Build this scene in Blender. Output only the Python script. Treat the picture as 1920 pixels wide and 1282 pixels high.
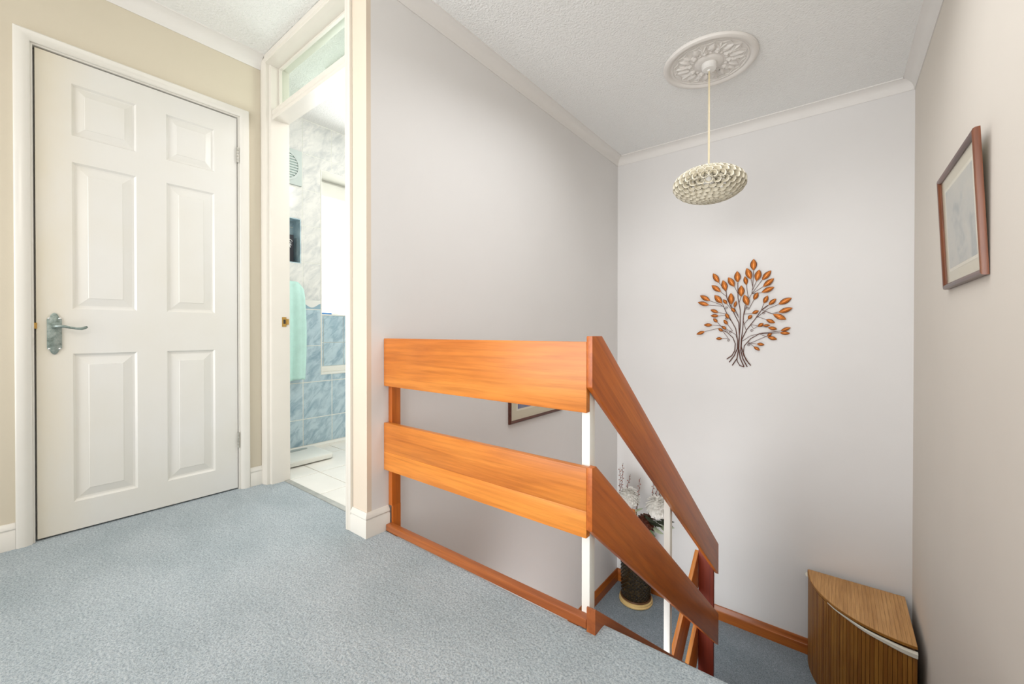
import bpy, bmesh, math, random
from mathutils import Vector, Matrix
random.seed(7)
for o in list(bpy.data.objects): bpy.data.objects.remove(o)
SC = bpy.context.scene
COL = SC.collection

# ---------------------------------------------------------------- camera
cam_d = bpy.data.cameras.new('camera'); cam = bpy.data.objects.new('camera', cam_d); COL.objects.link(cam)
cam_d.sensor_width = 36.0; cam_d.lens = 777.26 / 1920 * 36.0
cam_d.shift_y = -14.38 / 1920; cam_d.clip_start = 0.02
_yaw, _pitch, _roll = (math.radians(a) for a in (38.0973, -0.345, 0.0172))
_f = Vector((-math.sin(_yaw)*math.cos(_pitch), math.cos(_yaw)*math.cos(_pitch), math.sin(_pitch)))
_r = Vector((math.cos(_yaw), math.sin(_yaw), 0)); _u = _r.cross(_f)
_r2 = _r*math.cos(_roll) + _u*math.sin(_roll); _u2 = _u*math.cos(_roll) - _r*math.sin(_roll)
cam.matrix_world = Matrix(((_r2.x, _u2.x, -_f.x, 0), (_r2.y, _u2.y, -_f.y, 0), (_r2.z, _u2.z, -_f.z, 0.84), (0, 0, 0, 1)))
SC.camera = cam

# ---------------------------------------------------------------- world, lights, exposure
world = bpy.data.worlds.new('world'); SC.world = world; world.use_nodes = True
bg = world.node_tree.nodes['Background']; bg.inputs[0].default_value = (0.93, 0.96, 1.0, 1); bg.inputs[1].default_value = 1.0
SC.view_settings.view_transform = 'Standard'; SC.view_settings.look = 'None'
SC.view_settings.exposure = 0.0; SC.view_settings.gamma = 1.0; SC.view_settings.use_curve_mapping = False

def area(name, loc, target, sx, sy, power, col=(1, 1, 1)):
    d = bpy.data.lights.new(name, 'AREA'); d.shape = 'RECTANGLE'; d.size = sx; d.size_y = sy
    d.energy = power; d.color = col
    o = bpy.data.objects.new(name, d); COL.objects.link(o); o.location = loc
    o.rotation_euler = (Vector(target) - Vector(loc)).to_track_quat('-Z', 'Y').to_euler()
    return o
# fill lights added behind the camera, on the landing and in the bathroom,
# the bathroom window's own daylight, and fills added in the stairwell and below it
lf = area('landing_fill_light', (-1.0, -1.46, 1.15), (-0.9, 3.0, 1.05), 2.7, 2.0, 38, (0.98, 0.985, 1.0)); lf.data.spread = math.radians(110)  # added fill behind the camera; the near wall has no window
bd = bpy.data.lights.new('landing_warm_fill', 'POINT'); bd.energy = 11; bd.color = (1.0, 0.94, 0.85); bd.shadow_soft_size = 0.15  # added warm fill hanging free, brightens landing walls and ceiling
bo = bpy.data.objects.new('landing_warm_fill', bd); COL.objects.link(bo); bo.location = (-0.95, -0.25, 1.62)
area('bathroom_window_light', (-2.93, 1.85, 1.5), (-1.5, 1.85, 1.45), 0.55, 0.95, 11, (0.96, 0.99, 1.0))
area('bathroom_fill_light', (-1.75, 1.65, 2.15), (-2.97, 1.45, 0.5), 0.4, 0.4, 7, (1.0, 0.98, 0.94))  # added fill aimed at the tiled wall, no fitting here
sw = area('stairwell_fill_light', (-0.5, 1.9, 2.31), (-0.5, 2.15, 0), 1.2, 1.8, 19, (0.98, 0.99, 1.0)); sw.data.spread = math.radians(150)  # added overhead fill brightening the stairwell, no lamp here
hf = area('hall_fill_light', (-1.0, 1.30, -1.15), (-0.7, 3.4, -0.75), 0.8, 0.8, 10, (0.96, 0.98, 1.0)); hf.data.spread = math.radians(125)  # added low fill brightening half landing and end wall, no window here

# ---------------------------------------------------------------- materials
def s2l(c):
    def f(v):
        v /= 255.0
        return v/12.92 if v <= 0.04045 else ((v+0.055)/1.055)**2.4
    return (f(c[0]), f(c[1]), f(c[2]), 1)

class NT:
    def __init__(s, name):
        s.m = bpy.data.materials.new(name); s.m.use_nodes = True
        s.t = s.m.node_tree; s.b = s.t.nodes['Principled BSDF']
    def n(s, typ, **kw):
        x = s.t.nodes.new(typ)
        for k, v in kw.items():
            if k.startswith('i_'): x.inputs[k[2:].replace('_', ' ')].default_value = v
            else: setattr(x, k, v)
        return x
    def l(s, a, b): s.t.links.new(a, b)
    def coords(s, scale=(1, 1, 1), rot=(0, 0, 0)):
        c = s.n('ShaderNodeTexCoord'); mp = s.n('ShaderNodeMapping')
        mp.inputs['Scale'].default_value = scale; mp.inputs['Rotation'].default_value = rot
        s.l(c.outputs['Object'], mp.inputs['Vector']); return mp.outputs['Vector']
    def noise(s, vec, scale, detail=3, rough=0.55, dist=0.0):
        x = s.n('ShaderNodeTexNoise'); x.inputs['Scale'].default_value = scale; x.inputs['Detail'].default_value = detail
        x.inputs['Roughness'].default_value = rough; x.inputs['Distortion'].default_value = dist
        s.l(vec, x.inputs['Vector']); return x.outputs['Fac']
    def ramp(s, fac, stops):
        x = s.n('ShaderNodeValToRGB'); e = x.color_ramp.elements
        while len(e) < len(stops): e.new(0.5)
        for i, (p, c) in enumerate(stops): e[i].position = p; e[i].color = c
        s.l(fac, x.inputs['Fac']); return x.outputs['Color']
    def mix(s, fac, a, b, mode='MIX'):
        x = s.n('ShaderNodeMix', data_type='RGBA', blend_type=mode)
        for inp, v in ((0, fac), (6, a), (7, b)):
            if hasattr(v, 'links'): s.l(v, x.inputs[inp])
            else: x.inputs[inp].default_value = v
        return x.outputs[2]
    def bump(s, h, strength, dist=0.01):
        x = s.n('ShaderNodeBump'); x.inputs['Strength'].default_value = strength; x.inputs['Distance'].default_value = dist
        s.l(h, x.inputs['Height']); s.l(x.outputs['Normal'], s.b.inputs['Normal'])
    def set(s, col=None, rough=0.5, metal=0.0, spec=0.5, **kw):
        if col is not None:
            if hasattr(col, 'links'): s.l(col, s.b.inputs['Base Color'])
            else: s.b.inputs['Base Color'].default_value = col
        s.b.inputs['Roughness'].default_value = rough; s.b.inputs['Metallic'].default_value = metal
        s.b.inputs['Specular IOR Level'].default_value = spec
        for k, v in kw.items(): s.b.inputs[k.replace('_', ' ')].default_value = v
        return s.m

def plain(name, c, rough=0.5, metal=0.0, spec=0.5, var=0.04, scale=6.0, bump=0.0, bscale=60, bdist=0.004, **kw):
    t = NT(name); v = t.coords(); a = s2l(c); f = t.noise(v, scale, 4)
    lo = tuple(x*(1-var) for x in a[:3]) + (1,); hi = tuple(min(1, x*(1+var)) for x in a[:3]) + (1,)
    col = t.ramp(f, [(0.3, lo), (0.7, hi)])
    if bump: t.bump(t.noise(v, bscale, 3), bump, bdist)
    return t.set(col, rough, metal, spec, **kw)

def wood(name, dark, mid, light, axis='x', rough=0.34, fine=1.0, spec=0.5):
    """varnished wood, grain along the given object axis"""
    def sc(a, b): return tuple((a if k == axis else b)*fine for k in 'xyz')
    t = NT(name)
    v = t.coords(sc(0.7, 6)); v2 = t.coords(sc(3.0, 70)); v3 = t.coords((1, 1, 1))
    big = t.noise(v, 1.6, 4, 0.55, 0.5); grain = t.noise(v2, 1.0, 4, 0.65, 0.3); patch = t.noise(v3, 2.3, 2)
    c1 = t.ramp(big, [(0.25, s2l(dark)), (0.5, s2l(mid)), (0.75, s2l(light))])
    g = t.ramp(grain, [(0.28, (0.70, 0.64, 0.58, 1)), (0.60, (1, 1, 1, 1))])
    c2 = t.mix(1.0, c1, g, 'MULTIPLY')
    p = t.ramp(patch, [(0.35, (0.92, 0.90, 0.88, 1)), (0.6, (1, 1, 1, 1))])
    c3 = t.mix(1.0, c2, p, 'MULTIPLY')
    t.bump(grain, 0.05, 0.002)
    m = t.set(c3, rough, 0, spec)
    return m

def marble(name, base, vein, rough=0.18, amount=0.5, tint=(0.82, 0.87, 0.90, 1)):
    """blotchy clouds and diagonal veins in the wall plane (object Y-Z)"""
    t = NT(name); c_ = t.n('ShaderNodeTexCoord')
    mp = t.n('ShaderNodeMapping', vector_type='TEXTURE'); mp.inputs['Rotation'].default_value = (math.radians(48), 0, 0); mp.inputs['Scale'].default_value = (1, 2.4, 1)
    t.l(c_.outputs['Object'], mp.inputs['Vector']); v = mp.outputs['Vector']
    f = t.noise(v, 24.0, 6, 0.62, 0.6); g = t.noise(v, 10.0, 4, 0.55, 0.4)
    mid = tuple((a+b)/2 for a, b in zip(base, vein))
    c = t.ramp(f, [(0.28, s2l(vein)), (0.40+0.08*amount, s2l(mid)), (0.56, s2l(base)), (0.85, s2l(tuple(min(255, x+8) for x in base)))])
    c = t.mix(1.0, c, t.ramp(g, [(0.34, tint), (0.54, (1, 1, 1, 1))]), 'MULTIPLY')
    return t.set(c, rough)

def carpet(name, base, dark, light):
    t = NT(name); v = t.coords()
    fine = t.noise(v, 170, 4, 0.75); mid = t.noise(v, 60, 3); big = t.noise(t.coords((1, 1.6, 1), (0, 0, 0.5)), 2.6, 3)
    c = t.ramp(fine, [(0.36, s2l(dark)), (0.5, s2l(base)), (0.64, s2l(light))])
    c = t.mix(1.0, c, t.ramp(mid, [(0.3, (0.86, 0.87, 0.88, 1)), (0.6, (1, 1, 1, 1))]), 'MULTIPLY')
    c = t.mix(1.0, c, t.ramp(big, [(0.36, (0.84, 0.865, 0.87, 1)), (0.58, (1, 1, 1, 1))]), 'MULTIPLY')
    a = t.n('ShaderNodeMath', operation='ADD'); t.l(fine, a.inputs[0]); t.l(mid, a.inputs[1])
    t.bump(a.outputs[0], 1.0, 0.012)
    m = t.set(c, 0.95, 0, 0.15); t.b.inputs['Sheen Weight'].default_value = 0.25; return m

M = {}
M['wall_cream'] = plain('cream_wall_paint', (216, 207, 188), 0.75, spec=0.2, var=0.015, scale=2, bump=0.06, bscale=180)
M['wall_grey'] = plain('pale_grey_wall_paint', (227, 225, 223), 0.7, spec=0.25, var=0.018, scale=1.6, bump=0.05, bscale=180)
M['wall_beige'] = plain('beige_grey_wall_paint', (222, 215, 205), 0.7, spec=0.25, var=0.018, scale=1.6, bump=0.05, bscale=180)
M['wall_pier'] = plain('warm_cream_wall_end', (222, 208, 190), 0.7, spec=0.2, var=0.015)
M['wall_white'] = plain('plain_white_wall', (232, 228, 220), 0.8, spec=0.2, var=0.01)
t = NT('swirl_textured_ceiling'); v = t.coords()
h1 = t.noise(v, 34, 4, 0.6, 2.2); h2 = t.noise(v, 95, 3)
mm = t.n('ShaderNodeMath', operation='ADD'); t.l(h1, mm.inputs[0]); t.l(h2, mm.inputs[1])
t.bump(mm.outputs[0], 0.5, 0.012); M['ceiling'] = t.set(s2l((246, 246, 244)), 0.85, 0, 0.15)
M['ceiling_plain'] = plain('smooth_cream_ceiling', (228, 222, 208), 0.85, spec=0.15, var=0.01)
M['gloss_white'] = plain('white_gloss_paint', (228, 225, 217), 0.28, var=0.02, scale=4, bump=0.03, bscale=60)
M['door_white'] = None
t = NT('yellowed_white_door_paint'); v = t.coords(); vg = t.coords((30, 30, 1.6))
f = t.noise(v, 2.2, 3); g = t.noise(vg, 4, 4, 0.6)
c = t.ramp(f, [(0.36, s2l((226, 224, 217))), (0.6, s2l((228, 227, 223)))])
# handling stains: yellowed along the latch stile and round the handle
sp = t.n('ShaderNodeSeparateXYZ'); t.l(v, sp.inputs[0])
mr = t.n('ShaderNodeMapRange'); mr.inputs['From Min'].default_value = 0.30; mr.inputs['From Max'].default_value = 0.12; t.l(sp.outputs['Y'], mr.inputs['Value'])
sm_ = t.n('ShaderNodeMath', operation='MULTIPLY'); t.l(mr.outputs[0], sm_.inputs[0]); t.l(t.noise(t.coords((1, 2, 0.8)), 3.0, 4), sm_.inputs[1])
c = t.mix(sm_.outputs[0], c, s2l((226, 212, 180)))
t.bump(g, 0.06, 0.003); M['door_white'] = t.set(c, 0.33)
M['frame_cream'] = plain('cream_gloss_frame_paint', (226, 221, 211), 0.3, var=0.025, scale=3, bump=0.03, bscale=50)
M['coving'] = plain('white_coving_plaster', (232, 229, 225), 0.6, spec=0.25, var=0.01)
M['plaster'] = plain('white_plaster_rose', (230, 226, 221), 0.6, spec=0.25, var=0.02, scale=20)
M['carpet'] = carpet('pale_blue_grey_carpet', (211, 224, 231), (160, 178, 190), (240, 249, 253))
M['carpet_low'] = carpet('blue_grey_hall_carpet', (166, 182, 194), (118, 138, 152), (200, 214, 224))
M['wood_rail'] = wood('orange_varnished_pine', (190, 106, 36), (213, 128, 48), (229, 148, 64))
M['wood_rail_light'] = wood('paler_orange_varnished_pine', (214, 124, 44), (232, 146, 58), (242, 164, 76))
M['wood_slope'] = wood('varnished_pine_sloping_lit_tone', (174, 86, 26), (196, 104, 34), (212, 124, 48))  # same pine as the rails; redder tone paints in their side lighting and sheen
M['wood_end'] = wood('reddish_end_grain', (142, 62, 26), (160, 74, 34), (176, 88, 44), axis='z')
M['wood_post'] = wood('orange_varnished_post', (170, 84, 20), (190, 98, 28), (212, 122, 44), axis='z')
M['wood_dark'] = wood('dark_red_brown_post', (112, 34, 12), (134, 46, 18), (152, 60, 26), axis='z', rough=0.5, spec=0.3)
M['wood_edge'] = wood('light_sawn_edge', (206, 120, 44), (226, 142, 60), (238, 164, 84))
M['wood_base'] = wood('brown_varnished_skirting', (160, 84, 26), (184, 104, 38), (204, 124, 52))
M['wood_base_y'] = wood('brown_varnished_skirting_lengthwise', (150, 78, 26), (172, 96, 36), (192, 116, 50), axis='y')
M['wood_floor_rail'] = wood('worn_brown_floor_rail', (138, 72, 30), (164, 90, 42), (190, 114, 60))
M['wood_frame'] = wood('mahogany_picture_frame', (96, 50, 28), (122, 68, 38), (146, 90, 54), axis='z', fine=2.2, rough=0.3)
M['wood_frame_dark'] = wood('dark_mahogany_frame', (66, 32, 24), (86, 44, 32), (106, 60, 44), axis='y', fine=2.2, rough=0.3)
M['bamboo'] = wood('bamboo_strip', (138, 88, 24), (162, 108, 36), (182, 130, 54), axis='z', fine=1.6, rough=0.5)
M['bamboo_dark'] = wood('darker_bamboo_strip', (122, 74, 16), (146, 92, 26), (166, 114, 42), axis='z', fine=1.6, rough=0.5)
M['bamboo_lid'] = wood('light_bamboo_strip', (188, 138, 78), (206, 156, 96), (220, 172, 112), axis='y', fine=1.6, rough=0.45)
M['post_white'] = plain('white_painted_steel_post', (240, 239, 232), 0.35, var=0.01)
M['pewter'] = None
t = NT('weathered_pewter'); v = t.coords(); f = t.noise(v, 45, 4, 0.65)
M['pewter'] = t.set(t.ramp(f, [(0.35, s2l((120, 134, 128))), (0.5, s2l((150, 164, 160))), (0.7, s2l((178, 188, 186)))]), 0.42, 0.75)
M['steel'] = plain('dull_steel', (186, 184, 176), 0.35, 0.9, var=0.1, scale=40)
M['chrome'] = plain('bright_steel', (222, 224, 224), 0.2, 1.0, var=0.03)
M['brass'] = plain('worn_brass', (190, 152, 84), 0.35, 0.85, var=0.12, scale=60)
M['gap_dark'] = plain('dark_gap', (70, 66, 60), 0.9, spec=0.1)
M['tile_blue'] = marble('blue_marbled_tile', (190, 212, 220), (140, 168, 184))
M['tile_white'] = marble('white_marbled_tile', (232, 232, 227), (200, 203, 202), amount=0.3, tint=(0.88, 0.895, 0.90, 1))
M['tile_floor'] = plain('cream_floor_tile', (240, 237, 229), 0.2, var=0.03, scale=5)
M['grout'] = plain('pale_grout', (236, 238, 230), 0.85, spec=0.1, var=0.03, scale=40)
M['grout_floor'] = plain('beige_floor_grout', (198, 186, 170), 0.9, spec=0.1)
t = NT('wave_border_tile'); c = t.n('ShaderNodeTexCoord'); sp = t.n('ShaderNodeSeparateXYZ'); t.l(c.outputs['Object'], sp.inputs[0])
wv = t.n('ShaderNodeMath', operation='SINE'); ml = t.n('ShaderNodeMath', operation='MULTIPLY'); ml.inputs[1].default_value = 42.0
t.l(sp.outputs['Y'], ml.inputs[0]); t.l(ml.outputs[0], wv.inputs[0])
sc = t.n('ShaderNodeMath', operation='MULTIPLY_ADD'); sc.inputs[1].default_value = 0.016; sc.inputs[2].default_value = 1.030
t.l(wv.outputs[0], sc.inputs[0]); gt = t.n('ShaderNodeMath', operation='GREATER_THAN'); t.l(sp.outputs['Z'], gt.inputs[0]); t.l(sc.outputs[0], gt.inputs[1])
M['tile_border'] = t.set(t.mix(gt.outputs[0], s2l((150, 180, 194)), s2l((234, 234, 228))), 0.2)
M['towel'] = plain('mint_terry_towel', (200, 238, 229), 0.95, spec=0.1, var=0.04, scale=30, bump=0.5, bscale=350, bdist=0.003)
M['plastic_white'] = plain('white_plastic', (238, 238, 230), 0.35, var=0.01)
M['plastic_grey'] = plain('grey_display_plastic', (166, 172, 168), 0.3, var=0.02)
M['mint_fan'] = plain('pale_grey_green_plastic', (200, 211, 207), 0.4, var=0.03)
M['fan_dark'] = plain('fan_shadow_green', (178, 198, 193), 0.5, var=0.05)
M['niche_blue'] = marble('deep_blue_niche_tile', (196, 220, 228), (160, 188, 202))
M['black'] = plain('black_tin', (38, 38, 46), 0.35, var=0.1)
M['emblem'] = plain('white_printed_motif', (226, 228, 230), 0.5)
M['blue_plastic'] = plain('blue_plastic', (66, 132, 196), 0.3, var=0.05)
M['shade'] = plain('cream_lampshade_plastic', (222, 215, 196), 0.5, var=0.03, scale=10, Transmission_Weight=0.0, Subsurface_Weight=0.0)
M['cord'] = plain('cream_flex', (214, 202, 172), 0.5, var=0.06)
M['socket'] = plain('white_lampholder', (236, 234, 230), 0.3)
M['copper_wire'] = plain('dark_copper_wire', (92, 52, 38), 0.5, 0.25, var=0.15, scale=30)
t = NT('burnished_copper_leaf'); v = t.coords(); f = t.noise(v, 26, 3)
M['copper_leaf'] = t.set(t.ramp(f, [(0.3, s2l((158, 82, 24))), (0.5, s2l((188, 108, 38))), (0.72, s2l((220, 144, 72)))]), 0.36, 0.5)
M['leaf_rim'] = plain('dark_copper_rim', (86, 40, 24), 0.5, 0.3, var=0.1)
M['mat_board'] = plain('cream_mount_board', (216, 208, 184), 0.85, spec=0.1, var=0.01)
M['mat_inner'] = plain('pale_mount_bevel', (232, 226, 206), 0.8, spec=0.1, var=0.01)
t = NT('faded_watercolour_print'); v = t.coords(); f = t.noise(v, 7, 5, 0.6, 0.6); g = t.noise(t.coords((1, 1, 3)), 4, 4)
c = t.ramp(f, [(0.34, s2l((160, 166, 164))), (0.46, s2l((192, 192, 184))), (0.6, s2l((200, 197, 186))), (0.75, s2l((210, 206, 192)))])
M['print'] = t.set(c, 0.8, 0, 0.1)
t = NT('blue_mauve_print'); v = t.coords(); f = t.noise(v, 9, 4, 0.6, 0.4)
M['print_blue'] = t.set(t.ramp(f, [(0.35, s2l((96, 100, 140))), (0.5, s2l((120, 122, 156))), (0.7, s2l((150, 160, 168)))]), 0.8, 0, 0.1)
def facing(t):
    w = t.n('ShaderNodeLayerWeight'); w.inputs['Blend'].default_value = 0.5
    pw = t.n('ShaderNodeMath', operation='POWER'); pw.inputs[1].default_value = 5.0; t.l(w.outputs['Facing'], pw.inputs[0])
    ma = t.n('ShaderNodeMath', operation='MULTIPLY_ADD'); ma.inputs[1].default_value = 0.55; ma.inputs[2].default_value = 0.03; t.l(pw.outputs[0], ma.inputs[0])
    return ma.outputs[0]
t = NT('picture_glass'); t.set((1, 1, 1, 1), 0.03, 0, 0.5)
tr = t.n('ShaderNodeBsdfTransparent'); gl = t.n('ShaderNodeBsdfGlossy'); gl.inputs['Roughness'].default_value = 0.03
mx = t.n('ShaderNodeMixShader'); t.l(facing(t), mx.inputs[0]); t.l(tr.outputs[0], mx.inputs[1]); t.l(gl.outputs[0], mx.inputs[2])
t.l(mx.outputs[0], t.t.nodes['Material Output'].inputs['Surface']); M['glass'] = t.m
t = NT('greenish_transom_glass')
tr = t.n('ShaderNodeBsdfTransparent'); tr.inputs[0].default_value = (0.93, 0.975, 0.94, 1); gl = t.n('ShaderNodeBsdfGlossy'); gl.inputs['Roughness'].default_value = 0.05
mx = t.n('ShaderNodeMixShader'); t.l(facing(t), mx.inputs[0]); t.l(tr.outputs[0], mx.inputs[1]); t.l(gl.outputs[0], mx.inputs[2])
t.l(mx.outputs[0], t.t.nodes['Material Output'].inputs['Surface']); M['glass_green'] = t.m
t = NT('sunlit_window_blind'); t.set((0.9, 0.9, 0.9, 1), 0.8)
t.b.inputs['Emission Color'].default_value = (1, 1, 1, 1); t.b.inputs['Emission Strength'].default_value = 1.6; M['blind'] = t.m
t = NT('basket_weave'); v = t.coords(); f = t.noise(v, 60, 3)
M['basket'] = t.set(t.ramp(f, [(0.3, s2l((26, 20, 12))), (0.55, s2l((46, 36, 20))), (0.8, s2l((84, 68, 38)))]), 0.2)
M['gold_trim'] = plain('straw_gold_trim', (220, 190, 128), 0.4, var=0.06, scale=30)
M['brown_trim'] = plain('brown_trim', (92, 62, 36), 0.45, var=0.1)
M['petal_white'] = plain('white_silk_petal', (238, 236, 230), 0.8, spec=0.1, var=0.03, scale=40)
M['petal_rust'] = plain('dark_rust_petal', (88, 40, 20), 0.6, var=0.3, scale=60)
M['petal_peach'] = plain('peach_petal', (216, 136, 72), 0.7, var=0.12, scale=40)
M['leaf_green'] = plain('sage_leaf', (112, 138, 98), 0.6, var=0.2, scale=30)
M['leaf_pale'] = plain('pale_sage_leaf', (186, 198, 170), 0.65, var=0.1, scale=30)
M['leaf_dark'] = plain('dark_bottle_leaf', (46, 52, 34), 0.5, var=0.25, scale=40)
M['twig'] = plain('brown_twig', (98, 64, 54), 0.7, var=0.2, scale=50)
M['bud'] = plain('red_bud', (150, 92, 76), 0.5, var=0.2, scale=80)
M['liner'] = plain('white_cotton_liner', (226, 222, 208), 0.9, spec=0.1, var=0.03, bump=0.3, bscale=60)
M['threshold'] = plain('grey_threshold_strip', (172, 172, 166), 0.45, 0.3, var=0.12, scale=30)

# ---------------------------------------------------------------- builders
class MB:
    def __init__(s): s.v = []; s.f = []; s.m = []
    def face(s, idx, mi=0): s.f.append(tuple(idx)); s.m.append(mi)
    def box(s, x0, x1, y0, y1, z0, z1, mi=0, bev=0.0):
        if bev <= 0:
            b = len(s.v)
            s.v += [(x0, y0, z0), (x1, y0, z0), (x1, y1, z0), (x0, y1, z0), (x0, y0, z1), (x1, y0, z1), (x1, y1, z1), (x0, y1, z1)]
            for q in ((0, 3, 2, 1), (4, 5, 6, 7), (0, 1, 5, 4), (1, 2, 6, 5), (2, 3, 7, 6), (3, 0, 4, 7)): s.face([b+i for i in q], mi)
        else:
            bm = bmesh.new(); bmesh.ops.create_cube(bm, size=1)
            for v in bm.verts: v.co = ((x0+x1)/2+v.co.x*(x1-x0), (y0+y1)/2+v.co.y*(y1-y0), (z0+z1)/2+v.co.z*(z1-z0))
            bmesh.ops.bevel(bm, geom=bm.edges[:], offset=bev, segments=2, affect='EDGES', profile=0.6)
            s.add_bm(bm, mi)
        return s
    def add_bm(s, bm, mi=0):
        bm.verts.index_update(); b = len(s.v)
        s.v += [tuple(v.co) for v in bm.verts]
        for f in bm.faces: s.face([b+v.index for v in f.verts], mi)
        bm.free()
    def prism(s, pts, axis, a0, a1, mi=0, bev=0.0):
        """polygon pts (2D) extruded along axis: x -> pts=(y,z), y -> pts=(x,z), z -> pts=(x,y)"""
        def P(p, a):
            return {'x': (a, p[0], p[1]), 'y': (p[0], a, p[1]), 'z': (p[0], p[1], a)}[axis]
        bm = bmesh.new(); n = len(pts)
        A = [bm.verts.new(P(p, a0)) for p in pts]; B = [bm.verts.new(P(p, a1)) for p in pts]
        bm.faces.new(A); bm.faces.new(list(reversed(B)))
        for i in range(n): bm.faces.new((A[i], B[i], B[(i+1) % n], A[(i+1) % n]))
        bmesh.ops.recalc_face_normals(bm, faces=bm.faces[:])
        if bev: bmesh.ops.bevel(bm, geom=bm.edges[:], offset=bev, segments=2, affect='EDGES', profile=0.6)
        s.add_bm(bm, mi); return s
    def tube(s, pts, rad, seg=6, mi=0, closed=False):
        pts = [Vector(p) for p in pts]; n = len(pts); b = len(s.v); up = Vector((0.13, 0.31, 0.94))
        for i, p in enumerate(pts):
            d = (pts[min(i+1, n-1)] - pts[max(i-1, 0)])
            if d.length < 1e-9: d = Vector((0, 0, 1))
            d.normalize(); a = d.cross(up)
            if a.length < 1e-3: a = d.cross(Vector((1, 0, 0)))
            a.normalize(); c = d.cross(a); r = rad[i] if isinstance(rad, (list, tuple)) else rad
            for k in range(seg):
                t_ = 2*math.pi*k/seg; s.v.append(tuple(p + a*math.cos(t_)*r + c*math.sin(t_)*r))
        for i in range(n-1):
            for k in range(seg):
                s.face((b+i*seg+k, b+i*seg+(k+1) % seg, b+(i+1)*seg+(k+1) % seg, b+(i+1)*seg+k), mi)
        s.face([b+k for k in reversed(range(seg))], mi); s.face([b+(n-1)*seg+k for k in range(seg)], mi); return s
    def lathe(s, prof, cx, cy, seg=48, mi=0):
        b = len(s.v); n = len(prof)
        for (r, z) in prof:
            for k in range(seg):
                a = 2*math.pi*k/seg; s.v.append((cx+r*math.cos(a), cy+r*math.sin(a), z))
        for i in range(n-1):
            for k in range(seg):
                s.face((b+i*seg+k, b+i*seg+(k+1) % seg, b+(i+1)*seg+(k+1) % seg, b+(i+1)*seg+k), mi)
        s.face([b+k for k in reversed(range(seg))], mi); s.face([b+(n-1)*seg+k for k in range(seg)], mi); return s
    def sphere(s, c, r, u=8, v=6, sc=(1, 1, 1), mi=0):
        bm = bmesh.new(); bmesh.ops.create_uvsphere(bm, u_segments=u, v_segments=v, radius=r)
        for q in bm.verts: q.co = (c[0]+q.co.x*sc[0], c[1]+q.co.y*sc[1], c[2]+q.co.z*sc[2])
        s.add_bm(bm, mi); return s
    def build(s, name, mat, parent=None, smooth=False, origin=None):
        me = bpy.data.meshes.new(name)
        org = Vector(origin) if origin is not None else Vector((0, 0, 0))
        me.from_pydata([tuple(Vector(v)-org) for v in s.v], [], s.f)
        mats = mat if isinstance(mat, (list, tuple)) else [mat]
        for k in mats: me.materials.append(k)
        for p, mi in zip(me.polygons, s.m):
            p.material_index = mi
            if smooth: p.use_smooth = True
        bm = bmesh.new(); bm.from_mesh(me); bmesh.ops.recalc_face_normals(bm, faces=bm.faces[:]); bm.to_mesh(me); bm.free()
        if smooth is True or smooth == 'auto':
            me.update()
            try: me.set_sharp_from_angle(angle=math.radians(38))
            except Exception: pass
        o = bpy.data.objects.new(name, me); COL.objects.link(o); o.location = org
        if parent is not None: adopt(o, parent)
        return o

WPOS = {}
def wpos(o):
    p = Vector(o.location)
    return p if o.parent is None else p  # children keep world coordinates through the inverse below
def adopt(o, parent):
    o.parent = parent
    base = Vector((0, 0, 0)); q = parent
    # the parents below are never rotated: their world place is their own location (kept world-valued by the inverse)
    o.matrix_parent_inverse = Matrix.Translation(-Vector(q.location))
def empty(name, loc, label=None, cat=None, group=None):
    o = bpy.data.objects.new(name, None); COL.objects.link(o); o.location = loc; o.empty_display_size = 0.1
    tag(o, label, cat, group); return o
def tag(o, label=None, cat=None, group=None, kind=None):
    if label: o['label'] = label
    if cat: o['category'] = cat
    if group: o['group'] = group
    if kind: o['kind'] = kind
    return o
def struct(o, label, cat): return tag(o, label, cat, None, 'structure')
def piece(name, me, loc, parent):
    o = bpy.data.objects.new(name, me); COL.objects.link(o); o.location = loc; adopt(o, parent); return o
def mesh_of(mb, name, mat, smooth=False):
    o = mb.build(name, mat, None, smooth); me = o.data; bpy.data.objects.remove(o); return me

# ================================================================ the setting
WX, YF, RX, CZ = -1.51, 3.42, 0.36, 2.345     # stair wall, far wall, right wall, ceiling
DX = -2.508                                    # wall with the closed door
HL = -1.325                                    # half-landing level

# landing floor with a bull-nosed carpet edge over the stairs
mb = MB()
mb.box(-2.62, -0.551, -1.5, 1.044, -0.25, 0)
mb.prism([(-1.5, -0.25), (1.085, -0.25), (1.085, -0.042), (1.098, -0.038), (1.106, -0.024), (1.105, -0.010), (1.097, -0.002), (1.085, 0), (-1.5, 0)], 'x', -0.551, RX)
floor = struct(mb.build('floor', M['carpet'], None, 'auto'), 'pale blue-grey carpet of the upper landing', 'floor')
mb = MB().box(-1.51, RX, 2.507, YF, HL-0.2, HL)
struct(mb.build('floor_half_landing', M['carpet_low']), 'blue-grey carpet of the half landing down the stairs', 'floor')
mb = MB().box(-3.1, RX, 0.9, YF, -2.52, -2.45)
struct(mb.build('floor_hall', M['carpet_low']), 'carpet of the hall at the foot of the stairs', 'floor')
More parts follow.
